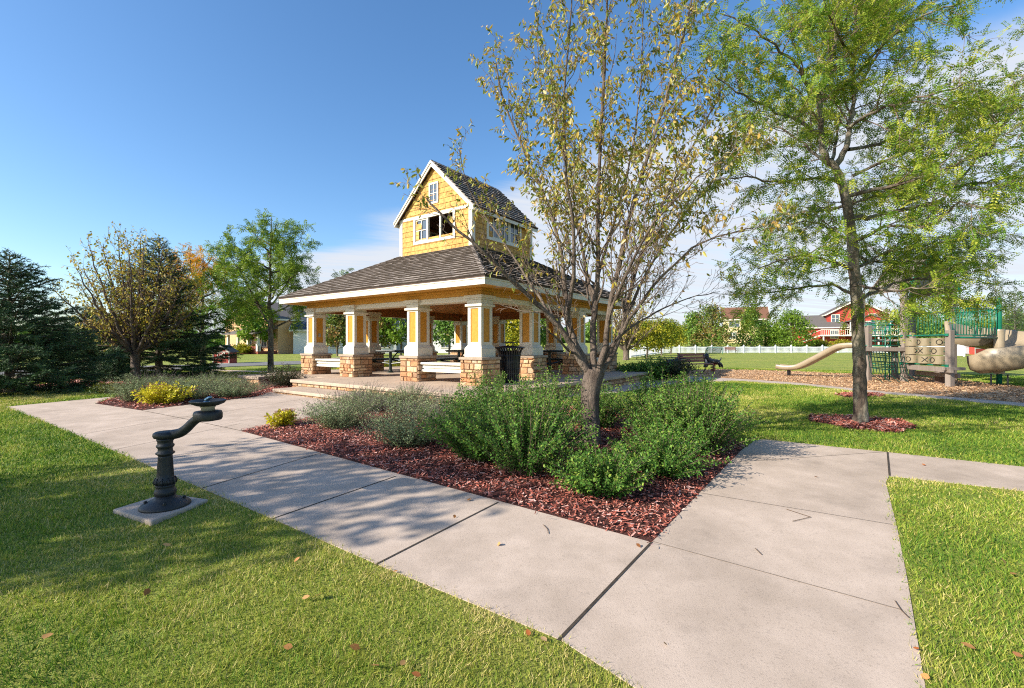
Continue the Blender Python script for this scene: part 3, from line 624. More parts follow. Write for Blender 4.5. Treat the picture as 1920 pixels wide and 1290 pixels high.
# things in and around the pavilion ---------------------------------------------------
def pt(x, y, z=0): p = pw(x, y); return Vector((p[0], p[1], PAV.z + z))
def picnic_table(label, x, y, rot):
    t = thing('picnic_table', label, 'picnic table', pt(x, y), PROT + rot, 'picnic tables under the pavilion roof')
    b = MB(); b.box((-.92, -.38, .73), (.92, .38, .765)); b.box((-.9, -.36, .7), (.9, .36, .728)); b.build('tabletop', TABLEM, t, bevel=.01)
    for s in (-1, 1):
        b = MB(); y0 = s * .72; b.box((-.92, y0 - .14, .43), (.92, y0 + .14, .465)); b.box((-.9, y0 - .12, .4), (.9, y0 + .12, .428)); b.build('seat', TABLEM, t, bevel=.01)
    for s in (-.6, .6):
        b = MB(); b.tube([(s, 0, 0), (s, 0, .7)], .05, 10); b.tube([(s, -.72, .38), (s, 0, .3), (s, .72, .38)], .025, 8); b.lathe([(.13, 0), (.12, .02), (.06, .06), (.05, .1)], 12, (s, 0)); b.tube([(s, -.7, .3), (s, -.72, .4)], .03, 6); b.tube([(s, 0, .4), (s * .3, 0, .68)], .02, 6); b.build('leg', TABLEM, t, smooth_=False)
picnic_table('dark metal picnic table seen between the second and third piers', 2.6, 5.9, .3)
picnic_table('dark metal picnic table seen above the bench of the right hand bay', 4.3, 4.3, .3)
picnic_table('dark metal picnic table behind the forked tree trunk', 5.4, 1.9, 1.3)
# litter bin
t = thing('litter_bin', 'black slatted metal litter bin with flared rim beside the front pier', 'litter bin', pt(1.12, .0), PROT)
b = MB()
for k in range(30):
    a = 2 * math.pi * k / 30; c_, s_ = math.cos(a), math.sin(a); P = [(r_ * c_, r_ * s_, z) for r_, z in ((.24, .05), (.255, .3), (.27, .6), (.285, .74), (.33, .84), (.375, .885))]
    for p, q in zip(P[:-1], P[1:]): b.bar(p, q, .034, .006, up=(c_, s_, 0))
for r_, z in ((.25, .06), (.262, .35), (.28, .68)): b.tube([(r_ * math.cos(a), r_ * math.sin(a), z) for a in np.linspace(0, 2 * math.pi, 28, endpoint=False)], .012, 6, closed=True)
b.tube([(.375 * math.cos(a), .375 * math.sin(a), .885) for a in np.linspace(0, 2 * math.pi, 32, endpoint=False)], .016, 6, closed=True)
for k in range(30):
    a = 2 * math.pi * (k + .5) / 30; c_, s_ = math.cos(a), math.sin(a)
    for z, rr_ in ((.2, .25), (.48, .266)): b.bar((rr_ * c_ - .02 * s_, rr_ * s_ + .02 * c_, z), (rr_ * c_ + .02 * s_, rr_ * s_ - .02 * c_, z + .08), .012, .005, up=(c_, s_, 0))
b.build('slat_basket', BLACKM, t)
b = MB(); b.lathe([(.02, .03), (.23, .03), (.235, .8), (.21, .8), (.2, .06)], 28); b.build('liner', BLACKM, t, smooth_=True)
b = MB(); b.lathe([(.37, .89), (.36, .905), (.19, .925), (.17, .93)], 28); b.lathe([(.2, 1.0), (.2, 1.015), (.05, 1.03)], 24)
for a in (0, 2.1, 4.2): b.tube([(.17 * math.cos(a), .17 * math.sin(a), .92), (.17 * math.cos(a), .17 * math.sin(a), 1.005)], .008, 6)
b.build('rain_lid', BLACKM, t)

# drinking fountain and its slab ------------------------------------------------------
padz = float(np.mean([gz(*p) for p in P_pad])); b = MB(); fc = np.mean(P_pad, 0)
b.prism([tuple(p - fc) for p in P_pad], -.12, .03, 0)
tag(b.build('concrete_slab', CONC, None, bevel=.012, loc=(fc[0], fc[1], padz)), 'small tilted square concrete slab in the grass under the drinking fountain', 'slab')
FB = gp(310, 955); t = thing('drinking_fountain', 'black cast iron drinking fountain post with curved arm and bowl on a slab', 'drinking fountain', (FB[0], FB[1], padz + .03)); t.scale = (.93, .93, .945)
ks = FB[1] / FOC
b = MB(); b.lathe([(.195, 0), (.198, .012), (.185, .028), (.12, .06), (.085, .075), (.078, .1)], 36); b.build('base_plate', IRON, t, smooth_=True)
b = MB()
for a in (.6, 2.2, 3.7, 5.3):
    b = MB(); b.lathe([(.014, .045), (.014, .063), (.006, .069)], 6, (.145 * math.cos(a), .145 * math.sin(a))); b.build('bolt', IRON, t)
b = MB(); b.lathe([(.07, .095), (.082, .105), (.088, .13), (.078, .155), (.07, .165), (.074, .18), (.08, .19), (.072, .2)], 32)
b.lathe([(.072, .2), (.078, .205), (.082, .23), (.075, .25), (.066, .27), (.064, .3), (.056, .44), (.054, .46)], 40, flute=(.255, .45))
b.lathe([(.054, .455), (.06, .465), (.074, .475), (.074, .485), (.058, .495), (.056, .52), (.062, .53), (.07, .54), (.07, .552), (.06, .56), (.06, .585), (.068, .595), (.068, .608), (.058, .615)], 32)
for k in range(10):
    a = 2 * math.pi * k / 10; c_, s_ = math.cos(a), math.sin(a)
    b.tube([(.077 * c_ + s_ * .016 * math.cos(q), .077 * s_ - c_ * .016 * math.cos(q), .232 + .018 * math.sin(q)) for q in np.linspace(0, 5.2, 9)], .006, 5)
    b.tube([(.079 * c_, .079 * s_, .2), (.084 * c_, .084 * s_, .225), (.074 * c_, .074 * s_, .262)], [.008, .011, .003], 5)
b.build('pedestal', IRON, t, smooth_=True)
b = MB(); b.lathe([(.06, .61), (.088, .62), (.096, .638), (.094, .66), (.078, .672), (.03, .676)], 36); b.build('head', IRON, t, smooth_=True)
b = MB(); P = [(.07, 0, .645), (.14, -.005, .662), (.2, -.01, .7), (.26, -.015, .755), (.31, -.02, .79), (.37, -.02, .805)]
Q = []
for i in range(len(P) - 1):
    for s_ in np.linspace(0, 1, 5)[:-1]:
        p0, p1, p2, p3 = [np.array(P[min(max(i + d, 0), len(P) - 1)]) for d in (-1, 0, 1, 2)]; Q.append(.5 * ((2 * p1) + (-p0 + p2) * s_ + (2 * p0 - 5 * p1 + 4 * p2 - p3) * s_ ** 2 + (-p0 + 3 * p1 - 3 * p2 + p3) * s_ ** 3))
b.tube(Q + [np.array(P[-1])], [.044 - .008 * q / len(Q) for q in range(len(Q) + 1)], 18); b.build('arm', IRON, t, smooth_=True)
BX = .405
b = MB(); b.lathe([(.07, .775), (.108, .782), (.116, .8), (.116, .84), (.108, .86), (.06, .868)], 36, (BX, -.02)); b.build('drum', IRON, t, smooth_=True)
b = MB(); b.lathe([(.055, .866), (.055, .89), (.065, .905), (.06, .91)], 16, (BX, -.02)); b.build('neck', IRONLT, t, smooth_=True)
b = MB(); b.lathe([(.05, .906), (.09, .912), (.13, .93), (.146, .95), (.146, .958), (.135, .957), (.11, .94), (.05, .93), (.01, .929)], 40, (BX, -.02)); bw = b.build('bowl', IRON, t, smooth_=True)
b = MB(); b.tube([(BX - .01, -.02, .93), (BX - .01, -.02, .965), (BX + .015, -.02, .982), (BX + .035, -.02, .985)], [.022, .02, .015, .012], 10); b.lathe([(.03, .93), (.028, .945), (.012, .955)], 14, (BX - .01, -.02)); b.build('spout', CHROME, bw, smooth_=True)
# ------------------------------------------------------------------ trees and plants
def vn(v): return v / max(1e-9, math.sqrt(v[0] * v[0] + v[1] * v[1] + v[2] * v[2]))
class Grow:
    """branching: polylines per level; each level's settings: k children, t0 first child, a angle, l length, n steps, w wander, t upward pull, r radius ratio"""
    def __init__(self, cfg, seed): self.cfg = cfg; self.r = np.random.default_rng(seed); self.out = []
    def add(self, P, rad, lv, spawn=True, lscale=1.0):
        P = np.array(P, float); rad = np.array(rad, float); self.out.append((lv, P, rad))
        if spawn and lv + 1 < len(self.cfg): self.spawn(P, rad, lv, lscale)
    def spawn(self, P, rad, lv, ls):
        c = self.cfg[lv + 1]; seg = np.linalg.norm(np.diff(P, axis=0), axis=1); L = np.concatenate([[0], np.cumsum(seg)]); tot = L[-1]
        k = c['k'] if c['k'] > 1 and not c.get('per') else max(2, int(tot * c.get('per', 4)))
        for i in range(k):
            t = c['t0'] + (1 - c['t0']) * (i + self.r.random()) / k; s = t * tot; j = min(len(seg) - 1, int(np.searchsorted(L, s) - 1)); j = max(j, 0); f = (s - L[j]) / max(seg[j], 1e-6)
            p = P[j] + (P[j + 1] - P[j]) * f; tan = vn(P[j + 1] - P[j]); rr = rad[j] + (rad[j + 1] - rad[j]) * f
            q = self.r.normal(size=3); q[2] *= c.get('flat', 1.0); q = vn(q - tan * np.dot(q, tan)); a = R(self.r.normal(c['a'], 9))
            d = vn(tan * math.cos(a) + q * math.sin(a)); l = c['l'] * ls * self.r.uniform(.6, 1.25) * (1 - c.get('fall', .5) * t)
            self.grow(p, d, l, min(rr * .75, rr * c['r'] * self.r.uniform(.7, 1.2)), lv + 1, ls)
    def grow(self, p, d, l, rad, lv, ls):
        c = self.cfg[lv]; n = c['n']; P = [p]
        for i in range(n):
            d = d + self.r.normal(size=3) * c['w']; d[2] += c['t']; d = vn(d); p = p + d * (l / n); P.append(p)
        self.add(P, rad * np.linspace(1, c.get('tip', .35), n + 1), lv, True, ls)
def tubes(out, minr=.0022, sides=lambda lv: 8 if lv == 0 else 5 if lv == 1 else 4 if lv == 2 else 3):
    Vs = []; Fs = []; o = 0
    for lv, P, rad in out:
        n = sides(lv); k = len(P); T = np.zeros_like(P); T[1:-1] = P[2:] - P[:-2]; T[0] = P[1] - P[0]; T[-1] = P[-1] - P[-2]; T = norm(T)
        ref = np.array([.31, .95, .12]) if abs(T[0][2]) > .5 else np.array([.1, .2, 1.]); A = norm(np.cross(T, ref)); B = np.cross(T, A); a = np.arange(n) * 2 * math.pi / n
        V = P[:, None] + (A[:, None] * np.cos(a)[None, :, None] + B[:, None] * np.sin(a)[None, :, None]) * np.maximum(rad, minr)[:, None, None]
        i = np.arange(k - 1)[:, None]; j = np.arange(n)[None]
        Fs.append((np.stack([i * n + j, i * n + (j + 1) % n, (i + 1) * n + (j + 1) % n, (i + 1) * n + j], -1) + o).reshape(-1, 4)); Vs.append(V.reshape(-1, 3)); o += k * n
    return np.concatenate(Vs), np.concatenate(Fs)
def smoothline(pts, rads, sub=5, jit=0.0, r=None):
    P = [np.array(p, float) for p in pts]; out = []; rr = []
    for i in range(len(P) - 1):
        p0, p1, p2, p3 = P[max(i - 1, 0)], P[i], P[i + 1], P[min(i + 2, len(P) - 1)]
        for s in np.linspace(0, 1, sub + 1)[:-1]:
            out.append(.5 * (2 * p1 + (p2 - p0) * s + (2 * p0 - 5 * p1 + 4 * p2 - p3) * s * s + (3 * p1 - p0 - 3 * p2 + p3) * s ** 3) + (r.normal(size=3) * jit if jit and out else 0)); rr.append(rads[i] + (rads[i + 1] - rads[i]) * s)
    out.append(P[-1]); rr.append(rads[-1]); return np.array(out), np.array(rr)
def sites(out, lv, step, r, t0=.15):
    """points along the twigs of a level, with the twig's direction there"""
    Ps = []; Ds = []
    for l, P, rad in out:
        if l != lv: continue
        seg = np.diff(P, axis=0); tot = np.linalg.norm(seg, axis=1).sum(); n = max(1, int(tot / step)); t = t0 + (1 - t0) * (np.arange(n) + r.random(n)) / n; x = t * len(seg); j = np.minimum(x.astype(int), len(seg) - 1)
        Ps.append(P[j] + seg[j] * (x - j)[:, None]); Ds.append(seg[j])
    return np.concatenate(Ps), norm(np.concatenate(Ds))
def root(name, label, cat, x, y, group=None, z=None):
    return thing(name, label, cat, (x, y, gz(x, y) if z is None else z), 0, group)

def leaves_broad(P, D, r, size, droop=.5, wd=1.0):
    n = len(P); d = D * .5 + r.normal(size=(n, 3)) * .6; d[:, 2] -= droop; Nn = r.normal(size=(n, 3)); Nn[:, 2] += .8; s = size * r.uniform(.65, 1.25, n)
    return place(LEAF, P + r.normal(size=P.shape) * .01, d, Nn, s * wd, s, r.random(n))

# --- the forked ornamental pear in the corner bed
def front_pear():
    Y0 = 6.25; B = gp(1108, 832); B = np.array([at(1108, 832, Y0)[0], Y0]); z0 = gz(*B); t = root('pear_tree', 'multi stemmed pear tree with sparse yellowing leaves rising from the green shrubs', 'tree', B[0], B[1]); org = np.array([B[0], B[1], z0])
    r = np.random.default_rng(21)
    cfg = [dict(k=0), dict(k=0, per=7.0, t0=.12, a=34, l=.95, n=6, w=.12, t=.10, r=.42, fall=.45, tip=.3), dict(k=0, per=8.0, t0=.15, a=38, l=.42, n=4, w=.14, t=.06, r=.5, fall=.4), dict(k=3, t0=.2, a=42, l=.16, n=3, w=.2, t=.02, r=.6)]
    g = Grow(cfg, 22)
    A = lambda u, v, dy=0.0: at(u, v, Y0 + dy) - org
    tr, rr = smoothline([A(1108, 835), A(1107, 800), A(1106, 760), A(1108, 725), A(1116, 695)], [.155, .13, .125, .13, .135], 5)
    g.add(tr, rr, 0, False)
    limbs = [([(1112, 712, 0), (1082, 665, -.05), (1062, 632, -.1), (1032, 595, -.2), (995, 558, -.35), (955, 520, -.5), (905, 470, -.7), (850, 425, -.8), (800, 372, -.85)], .072),
             ([(1110, 705, 0), (1085, 655, .05), (1068, 610, .12), (1063, 560, .2), (1052, 480, .3), (1030, 390, .45), (985, 290, .6), (945, 190, .7), (930, 120, .75)], .066),
             ([(1114, 700, 0), (1112, 640, .05), (1116, 570, .05), (1122, 500, .05), (1122, 400, .1), (1126, 280, .1), (1133, 130, .1), (1138, 10, .1), (1140, -80, .1)], .066),
             ([(1120, 705, 0), (1136, 650, -.1), (1142, 580, -.2), (1160, 500, -.3), (1182, 400, -.4), (1215, 290, -.5), (1252, 170, -.6), (1285, 50, -.7), (1300, -20, -.7)], .06),
             ([(1122, 705, 0), (1150, 660, .1), (1170, 600, .2), (1192, 510, .3), (1230, 410, .5), (1280, 310, .7), (1330, 215, .9), (1368, 140, 1.0)], .056),
             ([(1124, 690, 0), (1155, 640, -.15), (1190, 585, -.35), (1240, 520, -.6), (1300, 465, -.8), (1355, 440, -.95), (1412, 428, -1.0)], .04),
             ([(1128, 665, .05), (1175, 620, .25), (1230, 585, .45), (1290, 560, .6), (1350, 547, .7)], .03),
             ([(1062, 600, .1), (1075, 520, -.15), (1075, 430, -.35), (1062, 320, -.5), (1058, 190, -.6), (1068, 60, -.7), (1075, -30, -.7)], .042),
             ([(1114, 580, .05), (1098, 500, .3), (1080, 400, .6), (1065, 300, .8), (1020, 190, .95), (1005, 60, 1.0)], .034),
             ([(1045, 610, -.15), (1000, 540, .1), (955, 470, .3), (905, 400, .45), (875, 340, .5), (860, 280, .5)], .03),
             ([(1140, 600, -.15), (1180, 500, -.7), (1225, 420, -1.0), (1290, 350, -1.2), (1350, 300, -1.3)], .032),
             ([(1175, 590, .2), (1230, 480, .8), (1285, 400, 1.2), (1345, 330, 1.4), (1390, 260, 1.5)], .03),
             ([(1120, 520, .05), (1150, 420, .4), (1180, 310, .6), (1200, 170, .7), (1205, 40, .7), (1210, -50, .7)], .03)]
    for pts, rad in limbs:
        rad *= .84; n = len(pts); P, q = smoothline([A(*p) for p in pts], [rad * (1 - .82 * (i / (n - 1)) ** .65) for i in range(n)], 4, .006, r); g.add(P, q, 0, True, .72 if pts[-1][0] < 870 else 1.0)
    V, F = tubes(g.out[:1], sides=lambda lv: 16); V0, F0 = tubes([o for o in g.out[1:] if o[0] <= 1], sides=lambda lv: 9 if lv == 0 else 5)
    mesh_np('trunk', np.concatenate([V, V0]), [np.concatenate([F, F0 + len(V)])], BARK, t, smooth_=True)
    V, F = tubes([o for o in g.out if o[0] > 1]); mesh_np('twigs', V, [F], TWIG, t, smooth_=True)
    P1, D1 = sites(g.out, 3, .042, r); P2, D2 = sites(g.out, 2, .055, r); P = np.concatenate([P1, P2]); D = np.concatenate([D1, D2]); zr = P[:, 2] + z0 - EYE; xr = P[:, 0]
    pr = .07 + .7 * smooth(.9, 2.2, zr + .35 * fbm(P[:, 0] * 2, P[:, 2] * 2, 1.1, 31)) - .06 * smooth(.3, 1.5, xr) * (1 - smooth(2.2, 3.2, zr)); pr = np.clip(pr, .05, 1)
    k = r.random(len(P)) < np.clip(pr * 1.5, 0, 1); P, D = P[k], D[k]
    V, F, q = leaves_broad(P, D, r, .074, .95, .72); mesh_np('leaves', V, [F], PEARL, t, rnd=q, smooth_=True); print('pear', len(P), len(g.out))
front_pear()

def vase_tree(name, label, x, y, H, rad, seed, lm, leaf=.075, dens=.6, th=1.0, bark=BARK, nl=11, group=None, tr=.13, spread=.5, per=5.5):
    """upright tree with a fan of limbs from a short trunk"""
    t = root(name, label, 'tree', x, y, group); r = np.random.default_rng(seed)
    cfg = [dict(k=0), dict(k=0, per=per, t0=.15, a=36, l=.36 * rad, n=5, w=.13, t=.08, r=.42, fall=.4, tip=.3), dict(k=0, per=per * 1.3, t0=.15, a=40, l=.2 * rad, n=3, w=.15, t=.03, r=.5, fall=.4)]
    g = Grow(cfg, seed + 1); P, q = smoothline([(0, 0, -.05), (.01, 0, .3 * th), (0, .02, .7 * th), (.02, 0, th)], [tr * 1.25, tr, tr * .95, tr * 1.05], 4); g.add(P, q, 0, False)
    for k in range(nl):
        a = k * 2.399 + r.normal() * .2; f = math.sqrt((k + .4) / nl); e = np.array([math.cos(a), math.sin(a)]) * rad * f; top = H - .2 * H * f ** 2 - (.18 * H * f if spread < .5 else .3 * (H - th) * f ** 3); pts = [(0, 0, th * (.86 + .14 * r.random()))]
        for s in (.3, .65, 1): pts.append((e[0] * s ** .85, e[1] * s ** .85, th + (top - th) * s ** 1.15))
        P, q = smoothline(pts, [tr * .5, tr * .36, tr * .2, tr * .05], 4, .02, r); g.add(P, q, 0, True)
    V, F = tubes([o for o in g.out if o[0] == 0], sides=lambda lv: 9); mesh_np('trunk', V, [F], bark, t, smooth_=True)
    V, F = tubes([o for o in g.out if o[0] > 0], .003); mesh_np('branches', V, [F], TWIG, t)
    P, D = sites(g.out, 2, leaf * .75, r); k = r.random(len(P)) < dens; V, F, q = leaves_broad(P[k], D[k], r, leaf, .6); mesh_np('crown', V, [F], lm, t, rnd=q); print(name, k.sum())
    return t
p = gp(253, 712)
vase_tree('pear_tree', 'round bare stemmed tree with bronze and yellow leaves behind the catmint bed', p[0], p[1], 5.2, 2.2, 41, PEARL2, .1, .68, .95, BARK, 22, None, .15, .6, 6.5)
# a tree of the same kind outside the picture on the left; its shade falls on the lawn and the walk
vase_tree('pear_tree', 'leafy tree standing on the lawn left of the picture, shading the walk', -9.3, 1.3, 6.1, 2.05, 51, PEARL2, .15, 1.0, 1.5, BARK, 22, None, .14, .6, 6.5)

# --- honey locusts: layered limbs, feathery compound leaves
def compound(P, D, r, L=.2, pairs=7, lw=.0175, ll=.045, droop=.2):
    n = len(P); d = D * .6 + r.normal(size=(n, 3)) * .55; d[:, 2] -= droop * .6; d = norm(d); side = norm(np.cross(d, np.array([0, 0, 1.]) + r.normal(size=(n, 3)) * .45)); up = np.cross(side, d); L = L * r.uniform(.6, 1.2, n); ch = []; rr = r.random(n)
    for j in range(pairs):
        s = (j + .6) / pairs; pos = P + d * (L * s)[:, None] + np.array([0, 0, -1.]) * (L * s * s * droop)[:, None]; tan = norm(d + np.array([0, 0, -2 * droop * s]))
        for sg in (-1, 1):
            dl = norm(side * sg + tan * .45 + r.normal(size=(n, 3)) * .12); dl[:, 2] -= .12; ch.append(place(QUAD, pos, dl, up + r.normal(size=(n, 3)) * .25, lw * 1.7 * np.ones(n), ll * (1 - .35 * abs(s - .45)), np.clip(rr + r.normal(size=n) * .12, 0, 1)))
    return join(ch)
def front_locust():
    Y0 = 7.8; B = np.array([at(1612, 797, Y0)[0], Y0]); z0 = gz(*B); t = root('locust_tree', 'tall honey locust with feathery bright green leaves standing in a red mulch ring', 'tree', B[0], B[1]); org = np.array([B[0], B[1], z0]); r = np.random.default_rng(61)
    A = lambda u, v, dy=0.0: at(u, v, Y0 + dy) - org
    cfg = [dict(k=0), dict(k=0, per=6.4, t0=.17, a=48, l=1.0, n=6, w=.13, t=.02, r=.42, fall=.4, tip=.3, flat=.5), dict(k=0, per=7.0, t0=.12, a=46, l=.42, n=4, w=.14, t=-.02, r=.5, fall=.4, flat=.5)]
    g = Grow(cfg, 62)
    trunk = smoothline([A(1612, 800), A(1613, 770), A(1612, 700), A(1609, 620), A(1606, 560), A(1599, 470), A(1591, 400), A(1580, 348), A(1563, 308)], [.135, .103, .095, .09, .086, .08, .072, .065, .058], 5, .004, r); g.add(*trunk, 0, False)
    limbs = [([(1563, 308, 0), (1541, 282, -.05), (1541, 240, -.1), (1536, 187, -.15), (1552, 132, -.1), (1571, 66, 0), (1598, 0, .1), (1615, -80, .2)], .06),
             ([(1536, 190, -.15), (1508, 150, -.3), (1486, 113, -.45), (1440, 75, -.6), (1400, 48, -.7), (1350, 25, -.75)], .036),
             ([(1566, 312, 0), (1585, 278, .05), (1594, 235, .1), (1598, 190, .15), (1602, 108, .2), (1606, 20, .25), (1608, -90, .3)], .055),
             ([(1598, 185, .15), (1630, 130, .5), (1660, 75, .7), (1705, -5, .9)], .032), ([(1600, 150, .2), (1650, 90, -.2), (1710, 40, -.5), (1790, 8, -.7), (1850, -10, -.8)], .03),
             ([(1580, 345, 0), (1555, 336, -.15), (1520, 335, -.3), (1463, 343, -.5), (1400, 332, -.7), (1340, 338, -.8)], .036),
             ([(1592, 365, 0), (1620, 360, -.25), (1652, 352, -.5), (1705, 340, -.8), (1770, 318, -1.1), (1850, 290, -1.3), (1930, 270, -1.4)], .042),
             ([(1596, 410, 0), (1640, 405, .2), (1700, 391, .4), (1755, 378, .55), (1790, 347, .6), (1825, 304, .7), (1860, 230, .8), (1910, 160, .9), (1960, 60, .9)], .044),
             ([(1790, 350, .6), (1840, 343, .9), (1880, 335, 1.0), (1950, 325, 1.1)], .028),
             ([(1601, 452, 0), (1625, 442, -.3), (1660, 425, -.6), (1720, 425, -1.0), (1760, 415, -1.2), (1800, 380, -1.4), (1860, 400, -1.6)], .034),
             ([(1604, 500, 0), (1622, 496, .3), (1650, 480, .7), (1711, 462, 1.1), (1790, 450, 1.5), (1860, 430, 1.8)], .034),
             ([(1606, 560, 0), (1640, 548, .3), (1690, 528, .5), (1760, 520, .8), (1830, 525, 1.0), (1880, 540, 1.1)], .032),
             ([(1604, 530, 0), (1660, 545, -.7), (1720, 540, -1.1), (1770, 540, -1.3)], .026),
             ([(1603, 505, 0), (1560, 490, -.4), (1510, 480, -.7), (1460, 490, -.9), (1420, 505, -1.0)], .03), ([(1598, 460, 0), (1555, 430, .4), (1510, 415, .7), (1460, 430, 1.0)], .028),
             ([(1606, 555, 0), (1560, 535, .2), (1500, 540, .3), (1450, 548, .4), (1405, 552, .4)], .028), ([(1588, 385, 0), (1550, 395, .8), (1510, 400, 1.3), (1470, 420, 1.6)], .03),
             ([(1572, 325, 0), (1530, 290, .6), (1480, 250, 1.0), (1420, 220, 1.3), (1370, 190, 1.5)], .034), ([(1590, 240, .1), (1640, 210, -.6), (1700, 190, -1.0), (1770, 170, -1.3), (1830, 150, -1.4)], .032),
             ([(1541, 250, -.1), (1500, 230, -.7), (1440, 200, -1.0), (1380, 170, -1.2), (1340, 140, -1.3)], .03), ([(1590, 280, .05), (1650, 270, .8), (1720, 240, 1.3), (1800, 220, 1.7), (1870, 200, 2.0)], .034),
             ([(1552, 135, -.1), (1510, 70, .5), (1470, 10, .8), (1440, -50, 1)], .026), ([(1600, 110, .2), (1560, 40, -.8), (1530, -40, -1.1)], .026), ([(1560, 300, 0), (1570, 250, 1.0), (1560, 200, 1.6), (1580, 150, 2.0)], .03), ([(1590, 390, 0), (1600, 380, 1.2), (1640, 370, 2.0), (1690, 350, 2.4)], .03), ([(1600, 480, 0), (1640, 490, 1.0), (1700, 495, 1.8), (1760, 490, 2.3)], .028), ([(1604, 100, .2), (1650, 60, 1.0), (1700, 30, 1.4), (1760, 0, 1.6)], .026), ([(1850, 290, -1.3), (1880, 240, -1.2), (1910, 200, -1.1)], .02), ([(1598, 330, .0), (1660, 300, -.2), (1740, 270, -.4), (1800, 240, -.5)], .03)]
    for pts, rad in limbs:
        n = len(pts); P, q = smoothline([A(*p) for p in pts], [rad * (1 - .8 * (i / (n - 1)) ** .8) for i in range(n)], 4, .012, r); g.add(P, q, 0, True)
    V, F = tubes(g.out[:1], sides=lambda lv: 18); V0, F0 = tubes([o for o in g.out[1:] if o[0] == 0]); mesh_np('trunk', np.concatenate([V, V0]), [np.concatenate([F, F0 + len(V)])], BARKD, t, smooth_=True)
    V, F = tubes([o for o in g.out if o[0] > 0], .0025); mesh_np('branches', V, [F], TWIG, t)
    P1, D1 = sites(g.out, 2, .13, r, .25); P2, D2 = sites(g.out, 1, .2, r, .35); P = np.repeat(np.concatenate([P1, P2]), 3, 0); D = np.repeat(np.concatenate([D1, D2]), 3, 0)
    print('locust', len(P), len(g.out)); V, F, q = compound(P, D, r); mesh_np('crown', V, [F], LOCL, t, rnd=q)
front_locust()
def far_locust(label, u, v, H, rad, seed, lm, th=1.6, leaf=.3, turn=None, group=None, spr=1.0, nl=20):
    p = gp(u, v); t = root('locust_tree', label, 'tree', p[0], p[1], group); r = np.random.default_rng(seed)
    cfg = [dict(k=0), dict(k=0, per=4.2, t0=.2, a=48, l=.42 * rad, n=5, w=.14, t=.0, r=.45, fall=.4, flat=.6), dict(k=0, per=5, t0=.15, a=46, l=.2 * rad, n=3, w=.15, t=-.02, r=.5, flat=.6)]
    g = Grow(cfg, seed); P, q = smoothline([(0, 0, -.05), (.02, 0, th), (-.05, .02, H * .5), (.05, 0, H * .98)], [.13, .1, .06, .012], 6, .02, r); g.add(P, q, 0, False)
    for k in range(nl):
        f = (k + .5) / nl; h = th * .95 + (H * .9 - th) * f; a = k * 2.399; ln = rad * (1.05 - .75 * f ** 1.6) * r.uniform(.55, 1.3); e = np.array([math.cos(a), math.sin(a), 0]) * ln
        P, q = smoothline([(0, 0, h), e * .4 + np.array([0, 0, h + .22 * ln * spr]), e * .75 + np.array([0, 0, h + .5 * ln * spr]), e + np.array([0, 0, h + .62 * ln * spr])], [.045, .03, .018, .006], 4, .03, r); g.add(P, q, 0, True)
    V, F = tubes(g.out, .004, lambda lv: 8 if lv == 0 else 3); mesh_np('trunk', V, [F], BARKD, t, smooth_=True)
    P, D = sites(g.out, 2, .04, r); P2, D2 = sites(g.out, 1, .12, r, .3); P = np.concatenate([P, P2]); D = np.concatenate([D, D2]); V, F, q = compound(P, D, r, leaf, 5, .034, .09); q = q * .5 + .5 * smooth(turn[0], turn[1], V[F[:, 0], 2] - .5 * V[F[:, 0], 0]) if turn else q; mesh_np('crown', V, [F], lm, t, rnd=q); print('far locust', len(P))
    return t
far_locust('slender honey locust on the lawn left of the pavilion roof', 507, 701, 6.9, 2.5, 71, LOCL2, 1.9)
far_locust('locust turning orange at its top behind the bronze leaved tree', 380, 693.5, 5.9, 2.3, 73, ORNG, 1.4, .34, (3.2, 5.0))

